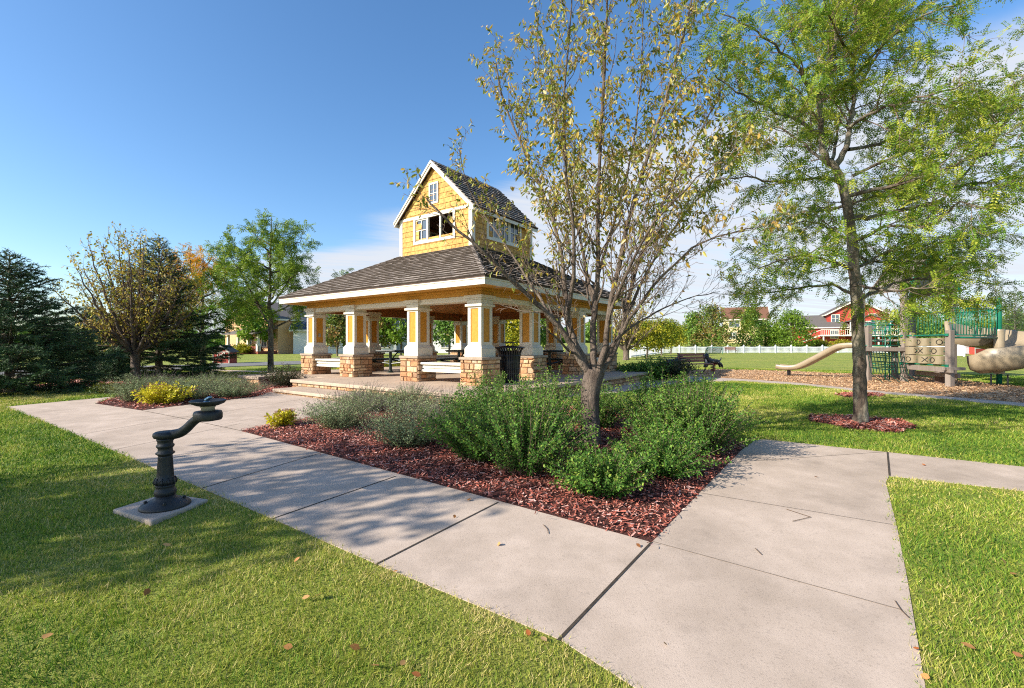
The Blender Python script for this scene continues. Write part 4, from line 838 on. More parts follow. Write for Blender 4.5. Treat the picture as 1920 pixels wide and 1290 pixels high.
# --- spruces
def spruce(label, x, y, H, rad, seed, nd=32, group=None, lean=0, low=.05):
    t = root('spruce_tree', label, 'tree', x, y, group); r = np.random.default_rng(seed); br = []; tw = []; h = low
    while h < H * .985:
        f = h / H; ln0 = rad * (1 - f) ** .85 * (1 if f > .08 else .85); k = int(r.integers(5, 8)) if f < .9 else 4; a0 = r.random() * 6.28
        for i in range(k):
            a = a0 + 2 * math.pi * i / k + r.normal() * .15; ln = max(.12, ln0 * r.uniform(.7, 1.15)); d = np.array([math.cos(a), math.sin(a), 0]); up = -.18 + .75 * f + r.normal() * .06; z = h + r.normal() * .04
            P = [np.array([0, 0, z])] + [d * ln * s + np.array([0, 0, z + ln * (up * s + .18 * s * s)]) for s in (.35, .7, 1)]; br.append((1, np.array(P), np.array([.025, .018, .011, .005]) * (.4 + ln / 1.6)))
            tw.append((P[1], P[3])); m_ = max(2, int(ln / .11))
            for q in range(m_):
                s = .2 + .8 * (q + r.random()) / m_; x_ = s * 3; j = min(2, int(x_)); p = P[j] + (P[j + 1] - P[j]) * (x_ - j); side = np.array([-d[1], d[0], 0]) * (1 if q % 2 else -1); l = ln * (.5 - .33 * s) * r.uniform(.7, 1.2) + .07; dd = vn(side * .8 + d * .75 + np.array([0, 0, r.normal() * .15 - .05])); tw.append((p, p + dd * l))
                if l > .3: p2 = p + dd * l * .5; tw.append((p2, p2 + vn(dd + d * .8 + r.normal(size=3) * .2) * l * .45)); tw.append((p2, p2 + vn(dd - d * .5 + r.normal(size=3) * .2) * l * .4))
        h += (.24 - .1 * f) * H / 4.2 * r.uniform(.85, 1.1) * (.8 if f > .6 else 1)
    tw.append((np.array([0, 0, H * .9]), np.array([0, 0, H])))
    P0 = np.array([a for a, b in tw]); P1 = np.array([b for a, b in tw]); L = np.linalg.norm(P1 - P0, axis=1); n = np.maximum(5, (L * nd * 3.3).astype(int)); idx = np.repeat(np.arange(len(tw)), n); s = r.random(len(idx)); base = P0[idx] + (P1 - P0)[idx] * s[:, None]; T = norm(P1 - P0)[idx]; q = r.normal(size=(len(idx), 3)); q[:, 2] += .25; D = norm(norm(q) + T * 1.0)
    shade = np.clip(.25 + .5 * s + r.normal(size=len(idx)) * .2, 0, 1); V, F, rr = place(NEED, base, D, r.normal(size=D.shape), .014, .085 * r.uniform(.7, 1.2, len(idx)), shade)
    V0, F0 = tubes([(0, np.array([(0, 0, -.05), (0, 0, H * .5), (0, 0, H * .97)]), np.array([.035 * H ** .7 + .03, .05, .01]))] + br + [(2, np.array([a, b]), np.array([.007, .003])) for a, b in tw], .003, lambda lv: 10 if lv == 0 else 4 if lv == 1 else 3)
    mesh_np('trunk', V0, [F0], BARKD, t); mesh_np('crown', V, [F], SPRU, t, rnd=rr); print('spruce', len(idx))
p = gp(18, 737); spruce('dark spruce with wide low boughs at the left edge of the lawn', p[0], p[1], 3.75, 2.2, 81)
p = gp(298, 706); spruce('tallest spruce, its tip rising behind the bronze leaved tree', p[0], p[1], 5.6, 2.7, 83)
p = gp(168, 707); spruce('low spruce between the left edge spruce and the bronze leaved tree', p[0], p[1], 2.7, 1.9, 85)
p = gp(214, 716); spruce('small young spruce at the foot of the bronze leaved tree', p[0], p[1], 1.05, .55, 87, 40)

# --- shrubs
def stemmy(name, label, u, v, h, rad, seed, lm, stems=90, per=46, leaf=.02, group=None, arch=.5, cat='shrub', lw=.62, tube=.0022, xy=None, T=QUAD, ll=1.0, up=.55, vary=.72):
    p = gp(u, v) if xy is None else xy; t = root(name, label, cat, p[0], p[1], group); r = np.random.default_rng(seed)
    a = r.random(stems) * 2 * math.pi; f = np.sqrt(r.random(stems)); b0 = np.stack([np.cos(a), np.sin(a)], 1) * (f * rad * .38)[:, None]; Hh = h * (1 - .42 * f ** 2) * r.uniform(vary, 1.84 - vary, stems); out = np.stack([np.cos(a), np.sin(a)], 1) * (f * rad * .85 * r.uniform(.6, 1.2, stems))[:, None] + r.normal(size=(stems, 2)) * rad * .1
    S_ = np.linspace(0, 1, 6); pts = np.stack([b0[:, None, 0] + out[:, None, 0] * S_ ** (1 + arch), b0[:, None, 1] + out[:, None, 1] * S_ ** (1 + arch), Hh[:, None] * (S_ - .12 * arch * S_ ** 3) - .02], -1)
    V0, F0 = tubes([(3, q, np.linspace(tube * 1.6, tube * .6, 6)) for q in pts], .0012); mesh_np('stems', V0, [F0], TWIG, t)
    n = stems * per; i = np.repeat(np.arange(stems), per); s = .1 + .9 * r.random(n) ** .85; x = s * 5; j = np.minimum(x.astype(int), 4); seg = pts[i, j + 1] - pts[i, j]; P = pts[i, j] + seg * (x - j)[:, None]; tan = norm(seg); q = r.normal(size=(n, 3)); q = norm(q - tan * (q * tan).sum(1, keepdims=True)); D = q + tan * up; sz = leaf * r.uniform(.6, 1.3, n)
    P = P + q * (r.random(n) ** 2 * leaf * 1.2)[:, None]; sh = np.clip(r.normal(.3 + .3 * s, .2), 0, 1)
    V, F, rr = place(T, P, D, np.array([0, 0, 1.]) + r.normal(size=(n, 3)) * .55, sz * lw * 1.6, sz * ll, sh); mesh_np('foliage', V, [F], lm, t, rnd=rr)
    return t, pts, Hh
SG = 'green shrubs of the corner bed'
for k, (u, v, h, rd, lab) in enumerate([(905, 858, .74, .68, 'leafy green shrub at the left end of the clump, beside the grey catmint'), (985, 882, .84, .7, 'broad green shrub at the front of the clump, left of the tree trunk'), (1128, 924, .42, .42, 'lowest green shrub, nearest to the tip of the mulch bed'), (1240, 888, .48, .48, 'yellow tinged low green shrub right of the foremost one'), (1312, 850, .86, .56, 'dark green upright shrub at the right end of the clump by the path'),
                                  (1018, 830, .9, .55, 'tall green shrub directly left of the forked tree trunk'), (1228, 822, .84, .56, 'tall green shrub directly right of the forked tree trunk'), (920, 802, .8, .55, 'green shrub behind the left end of the clump, in front of the front pier'), (1300, 800, .8, .5, 'upright green shrub at the back right of the clump against the lawn'), (1120, 800, .66, .5, 'green shrub hidden behind the foot of the forked tree trunk'), (1262, 845, .78, .5, 'leafy green shrub between the low yellow tinged one and the dark right end one')]):
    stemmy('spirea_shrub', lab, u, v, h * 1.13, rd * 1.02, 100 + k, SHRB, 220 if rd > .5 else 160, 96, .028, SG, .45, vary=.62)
def catmint(lab, u, v, h, rd, seed, n=330, group=None):
    t, pts, Hh = stemmy('catmint_plant', lab, u, v, h * 1.2, rd * 1.1, seed, CATM, n, 44, .023, group, .6, 'plant', .5, .0012, None, QUAD, 1.0, .3); r = np.random.default_rng(seed)
    k = r.random(len(pts)) < .4; q = pts[k]; m_ = len(q); tip = q[:, -1]; d = norm(q[:, -1] - q[:, -2] + r.normal(size=(m_, 3)) * .02); L = r.uniform(.06, .17, m_); ls = [(3, np.array([a, a + b * l]), np.array([.0018, .0012])) for a, b, l in zip(tip, d, L)]
    V0, F0 = tubes(ls, .0012); ch = [(V0, F0, np.repeat(.3, len(F0)))]
    for s in np.linspace(.15, 1, 9): ch.append(place(QUAD, tip + d * (L * s)[:, None], r.normal(size=(m_, 3)) + d, r.normal(size=(m_, 3)), .009 * np.ones(m_), .012 * np.ones(m_), r.random(m_)))
    V, F, rr = join(ch); mesh_np('flower_spikes', V, [F], CATS, t, rnd=rr)
CG = 'catmint mounds beside the walk'
for k, a in enumerate([('grey green catmint mound next to the small yellow sedum', 640, 802, .5, .55), ('largest grey green catmint mound at the walk edge of the corner bed', 765, 835, .5, .56), ('catmint mound behind, close to the step', 690, 770, .42, .5), ('catmint mound touching the green shrubs, below the platform edge', 830, 795, .48, .5), ('catmint mound in the middle of the corner bed below the platform', 768, 775, .48, .5)]): catmint(a[0], a[1], a[2], a[3], a[4], 120 + k, 330, CG)
for k, a in enumerate([('catmint mound at the left tip of the bed, left of the yellow sedum', 256, 752, .55, .55), ('low catmint mound right of the big yellow sedum', 362, 748, .46, .6), ('catmint mound at the walk edge below the slender locust', 440, 744, .42, .6), ('catmint mound behind the others in the left bed', 402, 734, .46, .6), ('catmint mound at the back left of the left bed', 300, 738, .45, .5)]): catmint(a[0], a[1], a[2], a[3], a[4], 130 + k, 300, CG)
def sedum(lab, u, v, h, rd, seed, stems, leaf):
    t, pts, Hh = stemmy('sedum_plant', lab, u, v, h, rd, seed, SEDL, stems, 26, leaf, None, .35, 'plant', .7, .003, None, LEAF, 1.0, .9); r = np.random.default_rng(seed); ch = []
    for q in pts[::2]:
        c = q[-1] + np.array([0, 0, .015]); m_ = 60; a = r.random(m_) * 6.28; f = np.sqrt(r.random(m_)) * .05 * (leaf / .045); P = c + np.stack([np.cos(a) * f, np.sin(a) * f, .012 - f * f * 4 + r.normal(size=m_) * .002], 1); ch.append(place(QUAD, P, r.normal(size=(m_, 3)) + np.array([0, 0, .6]), r.normal(size=(m_, 3)), .012 * np.ones(m_), .014 * np.ones(m_)))
    V, F, rr = join(ch); mesh_np('flower_heads', V, [F], SEDF, t, rnd=rr)
sedum('small yellow sedum with brown flower heads at the tip of the corner bed', 531, 800, .29, .22, 141, 34, .05)
sedum('big yellow sedum with pink brown flower heads in the left bed', 306, 757, .47, .48, 143, 90, .06)
stemmy('rose_shrub', 'dark leaved shrub growing beside the stone planter at the step', 0, 0, .72, .62, 151, DARKB, 120, 50, .035, None, .5, xy=pw(-1.3, 6.5))
for k, (u, v, lab) in enumerate([(1188, 712, 'leafy green shrub at the right corner of the platform'), (1225, 712, 'leafy green shrub between the platform corner and the bench'), (1262, 711, 'leafy green shrub nearest to the park bench')]): stemmy('hydrangea_shrub', lab, u, v, .85 if k else .7, .75, 160 + k, DARKB if k == 2 else SHRB, 90, 50, .075, None, .5)
stemmy('perennial_plant', 'straggly yellow green plant at the left end of the spruce bed', 205, 737, .35, .4, 171, YELT, 60, 30, .035, None, .5, 'plant')
for k, x in enumerate(((3.2, 9.6), (5.4, 9.5), (9.4, 6.5))): stemmy('hosta_plant', ['pale yellow green plant behind the pavilion, under the left table', 'pale yellow green plant behind the pavilion, under the right table', 'yellow green shrub behind the pavilion near the litter bin'][k], 0, 0, .6 if k < 2 else 1.2, .7, 180 + k, SEDL if k < 2 else YELT, 60, 30, .09, None, .5, 'plant', xy=pw(*x))
# ------------------------------------------------------------------ playground
px0, py0 = 14.3, 15.6; zg = gz(px0, py0)
play = thing('playground_set', 'timber and green metal play structure with tan slides and a noughts and crosses panel', 'playground', (px0, py0, zg))
def L3(x, y, h): return (x - px0, y - py0, h)
A_, B_, C_, D_ = (13.27, 14.0), (13.5, 15.9), (15.75, 16.5), (15.4, 14.6); E_, F_, G_, B2, C2_ = (12.42, 16.1), (13.4, 17.65), (13.6, 17.8), (13.7, 18.1), (15.95, 18.4)
def post(p, h, w=.16, m=WOODG):
    b = MB(); x, y, _ = L3(*p, 0); b.box((x - w / 2, y - w / 2, -.1), (x + w / 2, y + w / 2, h), rot=.12); b.build('post', m, play, bevel=.012)
for p, h in ((A_, 1.72), (B_, 3.3), (C_, 3.3), (E_, 1.95), (F_, 1.95), (B2, 3.3), (C2_, 3.3)): post(p, h)
post((14.0, 15.0), .5, .3, WOODD); post((14.5, 17.5), 1.3, .16)
b = MB(); x, y, _ = L3(*D_, 0); b.lathe([(.07, -.1), (.07, 2.68), (.066, 2.71), (.045, 2.745), (.01, 2.755)], 20, (x, y)); b.build('post', GREEN, play, smooth_=True)
b = MB()
b.extrude([L3(13.4, 15.85, 1.4), L3(15.8, 16.4, 1.4), L3(15.9, 18.4, 1.4), L3(13.6, 18.1, 1.4)], (0, 0, .07)); b.extrude([L3(12.25, 16.05, 1.1), L3(13.45, 15.95, 1.1), L3(13.6, 17.8, 1.1), L3(13.3, 17.7, 1.1)], (0, 0, .07)); b.build('deck', WOODG, play)
b = MB()
b.bar(L3(13.1, 13.75, .52), L3(13.6, 16.1, .52), .1, .16); b.bar(L3(13.65, 14.1, .32), L3(13.9, 15.9, .32), .08, .14); b.bar(L3(12.1, 15.98, 1.12), L3(13.5, 15.83, 1.12), .1, .14); b.bar(L3(13.0, 13.92, .55), L3(13.7, 13.99, .55), .09, .09); b.bar(L3(12.42, 16.1, 1.3), L3(13.05, 17.75, 1.3), .1, .1)
b.build('timber_beam', WOODG, play, bevel=.008)
def barrier(p, q, h0, h1, n, extra=None):
    b = MB(); p3, q3 = np.array(L3(*p, 0)), np.array(L3(*q, 0)); z = np.array([0, 0, 1.])
    for h in (h0, h1): b.tube([p3 + z * h, q3 + z * h], .018, 8)
    if extra: b.tube([p3 + z * extra, q3 + z * extra], .032, 10)
    for k in range(n):
        s = (k + .5) / n; b.tube([p3 + (q3 - p3) * s + z * h0, p3 + (q3 - p3) * s + z * h1], .012, 6)
    b.build('railing', GREEN, play, smooth_=True)
barrier((13.35, 14.05), (15.33, 14.57), 1.58, 2.4, 17, 1.5); barrier((13.55, 15.95), (15.7, 16.48), 1.58, 2.4, 16); barrier((15.45, 14.7), (15.75, 16.4), 1.58, 2.4, 14)
barrier((12.25, 16.08), (13.45, 15.93), 1.25, 1.95, 5); barrier((13.4, 17.65), (13.6, 17.8), 1.25, 1.95, 5)
# noughts and crosses panel between the two left posts
b = MB(); p3, q3 = np.array(L3(*A_, 0)), np.array(L3(*B_, 0)); z = np.array([0, 0, 1.])
for h in (1.58, .64): b.tube([p3 + z * h, q3 + z * h], .022, 10)
for h in (.80, 1.08, 1.36): b.tube([p3 + z * h, q3 + z * h], .008, 6)
for pp in (p3, q3): b.lathe([(.05, 1.54), (.05, 1.62)], 10, (pp[0] - .09, pp[1])); b.lathe([(.05, .6), (.05, .68)], 10, (pp[0] - .09, pp[1]))
panel_ = b.build('game_panel', GREEN, play)
u_ = (p3 - q3) / np.linalg.norm(p3 - q3)              # from the far post towards the near post
marks = [[None, ('O', -.85), ('O', 0.05)], [('X', .55), ('X', -.55), ('O', -.55)], [('O', -.5), ('X', -.05), ('O', -.75)]]
for row in range(3):
    for k in range(3):
        c = q3 + (p3 - q3) * (.2 + .29 * k) ; h = 1.36 - .28 * row; rad = .185
        b = MB(); b.lathe([(.02, -.13), (rad - .012, -.13), (rad, -.118), (rad, .118), (rad - .012, .13), (.02, .13)], 28)
        bar_ = b.build('barrel', TAN2, play, loc=None, smooth_=False); bar_.location = (c[0], c[1], h)
        mk = marks[row][k]
        if mk:
            # letters wrap round the barrel; angle 0 looks at the path in front
            face = math.atan2(-py0 - c[1], -px0 - c[0]); a0 = face + mk[1] * 1.25; rr_ = rad + .004; b = MB(); sp = .4
            def on(t, zz): return (rr_ * math.cos(a0 + t), rr_ * math.sin(a0 + t), zz)
            if mk[0] == 'O': b.tube([on(sp * .95 * math.cos(q), .075 * math.sin(q)) for q in np.linspace(0, 2 * math.pi, 24, endpoint=False)], .011, 6, closed=True)
            else:
                for s in (-1, 1): b.tube([on(sp * q, .075 * q * s) for q in np.linspace(-1, 1, 10)], .011, 6)
            b.build('marking', MARK, bar_)
# roof of the tower
b = MB(); rl, rr2, ra = (13.45, 15.8), (15.95, 16.45), 4.5; mid = ((rl[0] + rr2[0]) / 2, (rl[1] + rr2[1]) / 2); bk = np.array([.25, 2.1, 0]); eh = 3.2
for s0 in (rl, rr2):
    P = [np.array(L3(*s0, eh)), np.array(L3(*mid, ra)), np.array(L3(*mid, ra)) + bk, np.array(L3(*s0, eh)) + bk]; b.hexa([p_ - np.array([0, 0, .05]) for p_ in P] + P)
tr_ = b.build('tower_roof', WOODG, play)
b = MB(); b.extrude([L3(rl[0] + .1, rl[1] + .05, eh + .05), L3(rr2[0] - .1, rr2[1] - .0, eh + .05), L3(mid[0], mid[1] + .03, ra - .07)], (.01, .06, 0)); b.build('gable', WOODG, tr_)
b = MB()
for s0 in (rl, rr2): b.tube([L3(s0[0] * 1.0, s0[1] - .05, eh - .02), L3(mid[0], mid[1] - .05, ra)], .05, 8)
b.build('roof_trim', GREEN, tr_)
# straight slide: a moulded trough
def trough(mb, path, prof, upv=(0, 0, 1)):
    P = [Vector(p) for p in path]; V = []; k = len(prof)
    for i, p in enumerate(P):
        t = (P[min(i + 1, len(P) - 1)] - P[max(i - 1, 0)]).normalized(); s = t.cross(Vector(upv)).normalized(); n = s.cross(t)
        V += [p + s * a + n * b_ for a, b_ in prof]
    F = [(i * k + j, i * k + (j + 1) % k, (i + 1) * k + (j + 1) % k, (i + 1) * k + j) for i in range(len(P) - 1) for j in range(k)] + [tuple(range(k))[::-1], tuple((len(P) - 1) * k + j for j in range(k))]
    mb.add(V, F)
PR = [(-.25, .13), (-.22, .15), (-.2, .13), (-.17, .04), (-.08, .01), (.08, .01), (.17, .04), (.2, .13), (.22, .15), (.25, .13), (.24, 0), (.17, -.05), (-.17, -.05), (-.24, 0)]
sp_, _ = smoothline([L3(10.9, 18.95, .33), L3(11.15, 18.65, .30), L3(11.45, 18.3, .38), L3(11.8, 17.75, .74), L3(12.15, 17.2, 1.13), L3(12.35, 16.9, 1.2), L3(12.5, 16.7, 1.2)], [1] * 7, 6)
b = MB(); trough(b, sp_, PR); sd = b.build('straight_slide', TAN, play, smooth_=True)
b = MB(); x, y, _ = L3(11.15, 18.6, 0); b.box((x - .05, y - .04, -.1), (x + .05, y + .04, .26)); b.build('slide_foot', BLACKM, sd)
# spiral slide round the green post
b = MB(); x, y, _ = L3(*D_, 0); n = 44; V = []
for i in range(n):
    s = i / (n - 1); th = R(190 + 310 * s); wall = .4 + .1 * smooth(.75, .95, s); hh = .7 + .85 * smooth(-.08, 1.0, s) * 1.0
    if s < .06: hh -= .02
    prof = [(.1, .3), (.13, .08), (.3, -.02), (.65, -.05), (.95, .0), (1.1, .12), (1.17, wall), (1.22, wall + .025), (1.27, wall - .01), (1.24, .0), (1.14, -.2), (.75, -.32), (.35, -.3), (.08, -.1)]
    fl = .55 + .45 * smooth(0, .08, s)
    V += [(x + rr_ * math.cos(th), y + rr_ * math.sin(th), hh + dz * (fl if dz > 0 else 1)) for rr_, dz in prof]
k = 14; F = [(i * k + j, i * k + (j + 1) % k, (i + 1) * k + (j + 1) % k, (i + 1) * k + j) for i in range(n - 1) for j in range(k)] + [tuple(range(k))[::-1], tuple((n - 1) * k + j for j in range(k))]
b.add(V, F); ss = b.build('spiral_slide', TAN, play, smooth_=True)
b = MB(); b.lathe([(.075, .36), (.13, .36), (.13, 1.72), (.12, 1.76), (.075, 1.76)], 24, (x, y)); b.build('post_sleeve', TAN, ss, smooth_=False)
b = MB()
for q in range(5):
    th = R(20 + 14 * q); b.tube([(x + 1.12 * math.cos(th), y + 1.12 * math.sin(th), 1.2), (x + 1.17 * math.cos(th), y + 1.17 * math.sin(th), 1.6 + .02 * q)], [.05, .035], 8)
b.quad((x + 1.18 * math.cos(R(20)), y + 1.18 * math.sin(R(20)), 1.1), (x + 1.18 * math.cos(R(80)), y + 1.18 * math.sin(R(80)), 1.2), (x + 1.2 * math.cos(R(80)), y + 1.2 * math.sin(R(80)), 1.66), (x + 1.2 * math.cos(R(20)), y + 1.2 * math.sin(R(20)), 1.6)); b.build('slide_hood', TAN, ss)
b = MB()
for dx, dy in ((-.62, -.35), (-.32, -.55)): b.tube([(x + dx, y + dy, -.1), (x + dx, y + dy, .38)], .022, 8)
b.build('slide_support', BLACKM, ss)
# cargo net and coil climber
b = MB()
for q in range(13):
    s = q / 12; X_ = 12.28 + 1.15 * s; b.tube([L3(X_, 15.97 - .1 * s, 1.08), L3(X_, 15.8 - .1 * s, .3)] + ([L3(X_ + .04, 15.3, .0)] if q % 3 == 0 else []), .012, 5)
for h in (1.05, .86, .68, .5, .31): b.tube([L3(12.28, 15.78 + .19 * (h - .3) / .78, h), L3(13.43, 15.68 + .19 * (h - .3) / .78, h)], .012, 5)
b.build('climbing_net', GREENR, play)
b = MB()
for h, rd in ((.45, .36), (.62, .4), (.85, .36), (1.0, .4), (1.42, .38), (1.6, .44), (1.8, .44), (2.0, .36), (2.12, .3)): b.tube([L3(13.32 + rd * math.cos(a), 16.65 + rd * math.sin(a), h + .05 * math.sin(a)) for a in np.linspace(0, 2 * math.pi, 30, endpoint=False)], .018, 6, closed=True)
for a in (.3, 2.6, 4.3): b.tube([L3(13.32 + .4 * math.cos(a), 16.65 + .4 * math.sin(a), 0), L3(13.32 + .4 * math.cos(a), 16.65 + .4 * math.sin(a), 2.05)], .022, 6)
b.build('coil_climber', GREEN, play, smooth_=True)

# park bench, spring riders, goal and the bench by the fence
def park_bench(label, x, y, rot, group=None, w=1.5):
    t = thing('park_bench', label, 'bench', (x, y, gz(x, y)), rot, group)
    b = MB()
    for k in range(4): b.box((-w / 2, -.2 + .11 * k, .43), (w / 2, -.2 + .11 * k + .09, .46))
    b.build('seat', WOODB, t, bevel=.006); b = MB()
    for z_, y_ in ((.52, .24), (.65, .27), (.78, .3)): b.box((-w / 2, y_, z_), (w / 2, y_ + .03, z_ + .11))
    b.build('backrest', WOODB, t, bevel=.006)
    for s in (-w / 2 + .06, w / 2 - .06):
        b = MB(); b.tube([(s, .38, 0), (s, .2, .2), (s, .2, .42), (s, .33, .9)], .024, 6); b.tube([(s, -.3, 0), (s, -.22, .12), (s, -.24, .42), (s, .2, .41)], .024, 6); b.tube([(s, .27, .68), (s, -.05, .68), (s, -.22, .64)] + [(s, -.22 + .06 * math.cos(a) - .06, .6 + .06 * math.sin(a)) for a in np.linspace(.6, 5.8, 8)], .018, 6); b.build('leg', BLACKM, t)
p = gp(1312, 703); park_bench('wooden slat park bench with iron ends beside the playground chips', p[0], p[1] + .3, .42)
p = at(1371, 661, 62); park_bench('small distant bench in front of the white picket fence', p[0], p[1], 0)
REDM = M('red_paint', S('#8c1f1c'), S('#7a1a18'), scale=10, rough=.4)
def rider(label, u, v, rot):
    p = gp(u, v); t = thing('spring_rider', label, 'spring rider', (p[0], p[1], gz(*p)), rot, 'black and white spring riders')
    b = MB(); P, q = smoothline([(-.3, 0, .44), (-.2, 0, .47), (0, 0, .46), (.18, 0, .5), (.28, 0, .6), (.33, 0, .7)], [.07, .11, .11, .12, .11, .1], 4); b.tube(P, list(q), 12)
    P, q = smoothline([(.26, 0, .72), (.33, 0, .74), (.42, 0, .7), (.5, 0, .64)], [.07, .11, .09, .05], 4); b.tube(P, list(q), 10)
    for s in (-.09, .09):
        P, q = smoothline([(.2, s * .6, .46), (.32, s, .36), (.4, s, .22)], [.07, .055, .04], 4); b.tube(P, list(q), 8); P, q = smoothline([(-.22, s * .6, .44), (-.36, s, .34), (-.42, s, .2)], [.07, .055, .04], 4); b.tube(P, list(q), 8); b.tube([(.3, s * .7, .8), (.26, s * 1.2, .88)], [.035, .015], 6)
    P, q = smoothline([(-.28, 0, .48), (-.38, 0, .56), (-.42, 0, .66)], [.04, .03, .015], 4); b.tube(P, list(q), 6); b.build('body', BLACKM, t, smooth_=True)
    b = MB(); P, q = smoothline([(.33, 0, .42), (.39, 0, .52), (.41, 0, .6)], [.06, .075, .05], 4); b.tube(P, list(q), 10); b.build('white_chest', WHITE, t, smooth_=True)
    b = MB(); b.tube([(.24, -.2, .66), (.24, .2, .66)], .018, 6); b.build('handle', REDM, t)
    b = MB(); b.tube([(.1 * math.cos(a), .1 * math.sin(a), -.02 + .36 * a / 31.4) for a in np.linspace(0, 31.4, 70)], .018, 5); b.box((-.15, -.12, .33), (.15, .12, .37)); b.build('spring', REDM, t)
rider('black and white spring rider right of the park bench, on a red spring', 1337, 697, 3.3); rider('black and white spring rider half hidden by the shrubs left of the bench', 1263, 697, .3)
t = thing('goal', 'small green netted goal in front of the far picket fence', 'goal', tuple(at(1340, 661, 60)[:2]) + (gz(26, 60),))
b = MB()
for s in (-1, 1): b.tube([(s, 0, 0), (s, 0, .8), (s, .7, 0)], .04, 6)
b.tube([(-1, 0, .8), (1, 0, .8)], .04, 6); b.tube([(-1, .7, 0), (1, .7, 0)], .03, 6); b.build('frame', GREEN, t)
b = MB()
for k in range(25): b.tube([(-1 + k / 12, 0, .8), (-1 + k / 12, .7, 0)], .016, 4)
for k in range(9): b.tube([(-1, .7 * k / 9, .8 - .8 * k / 9), (1, .7 * k / 9, .8 - .8 * k / 9)], .016, 4)
b.build('net', GREEN, t)

# ------------------------------------------------------------------ fences, houses, sheds
def fence(label, P, h=.95, bay=2.4, gap=.16, wave=.12):
    P = [np.array(p) for p in P]; t = thing('picket_fence', label, 'fence', (P[0][0], P[0][1], 0)); pan = MB(); o = P[0]
    for a, c in zip(P[:-1], P[1:]):
        n = max(1, int(round(np.linalg.norm(c - a) / bay)))
        for k in range(n):
            p0, p1 = a + (c - a) * k / n, a + (c - a) * (k + 1) / n; z0, z1 = gz(*p0), gz(*p1); b = MB(); x, y = p0 - o; b.box((x - .06, y - .06, z0 - .1), (x + .06, y + .06, z0 + h + .12)); b.box((x - .085, y - .085, z0 + h + .12), (x + .085, y + .085, z0 + h + .22), taper=.07); b.build('post', FENCE, t)
            for hh in (.14, h - .2): pan.bar(tuple(p0 - o) + (z0 + hh,), tuple(p1 - o) + (z1 + hh,), .04, .09)
            m_ = int(np.linalg.norm(p1 - p0) / gap); d = (p1 - p0) / np.linalg.norm(p1 - p0)
            for q in range(1, m_):
                s = q / m_; c_ = p0 + (p1 - p0) * s - o; zz = z0 + (z1 - z0) * s; top = zz + h - wave * (1 - (2 * s - 1) ** 2) + .06; pan.bar((c_[0], c_[1], zz + .05), (c_[0], c_[1], top), .085, .025, up=(-d[1], d[0], 0))
    pan.build('pickets', FENCE, t); return t
fence('long white scalloped picket fence across the far side of the lawn', [at(1243, 0, 64)[:2], at(1600, 0, 66)[:2], at(2050, 0, 66)[:2]])
fence('white picket fence running away beside the yellow trees', [at(1182, 0, 43)[:2], at(1243, 0, 63.6)[:2]], 1.0)
fence('short white pointed picket fence round the red playhouse', [(46.5, 47.5), (49.5, 55), (56, 56.5)], 1.15, 2.0, .17, 0)
SIDT = planks('tan_siding', S('#bd9468'), S('#c9a074'), 2, 2.2); SIDW = planks('white_siding', S('#c9c8c4'), S('#d6d5d0'), 2, 2.2); SIDY = planks('cream_siding', S('#d6bd8c'), S('#e0c898'), 2, 2.2); SIDR = planks('red_siding', S('#9c3a30'), S('#ab4438'), 2, 2.2)
BRICK = M('brick', S('#8a4a38'), S('#6e3a2c'), scale=20, rough=.9)
RFG = M('grey_shingles', S('#55504c'), S('#6a645f'), scale=12, rough=.9); RFR = M('brown_shingles', S('#6a4a38'), S('#785642'), scale=12, rough=.9); RFN = M('navy_roof', S('#2f3a4a'), S('#3a4656'), scale=12, rough=.9)
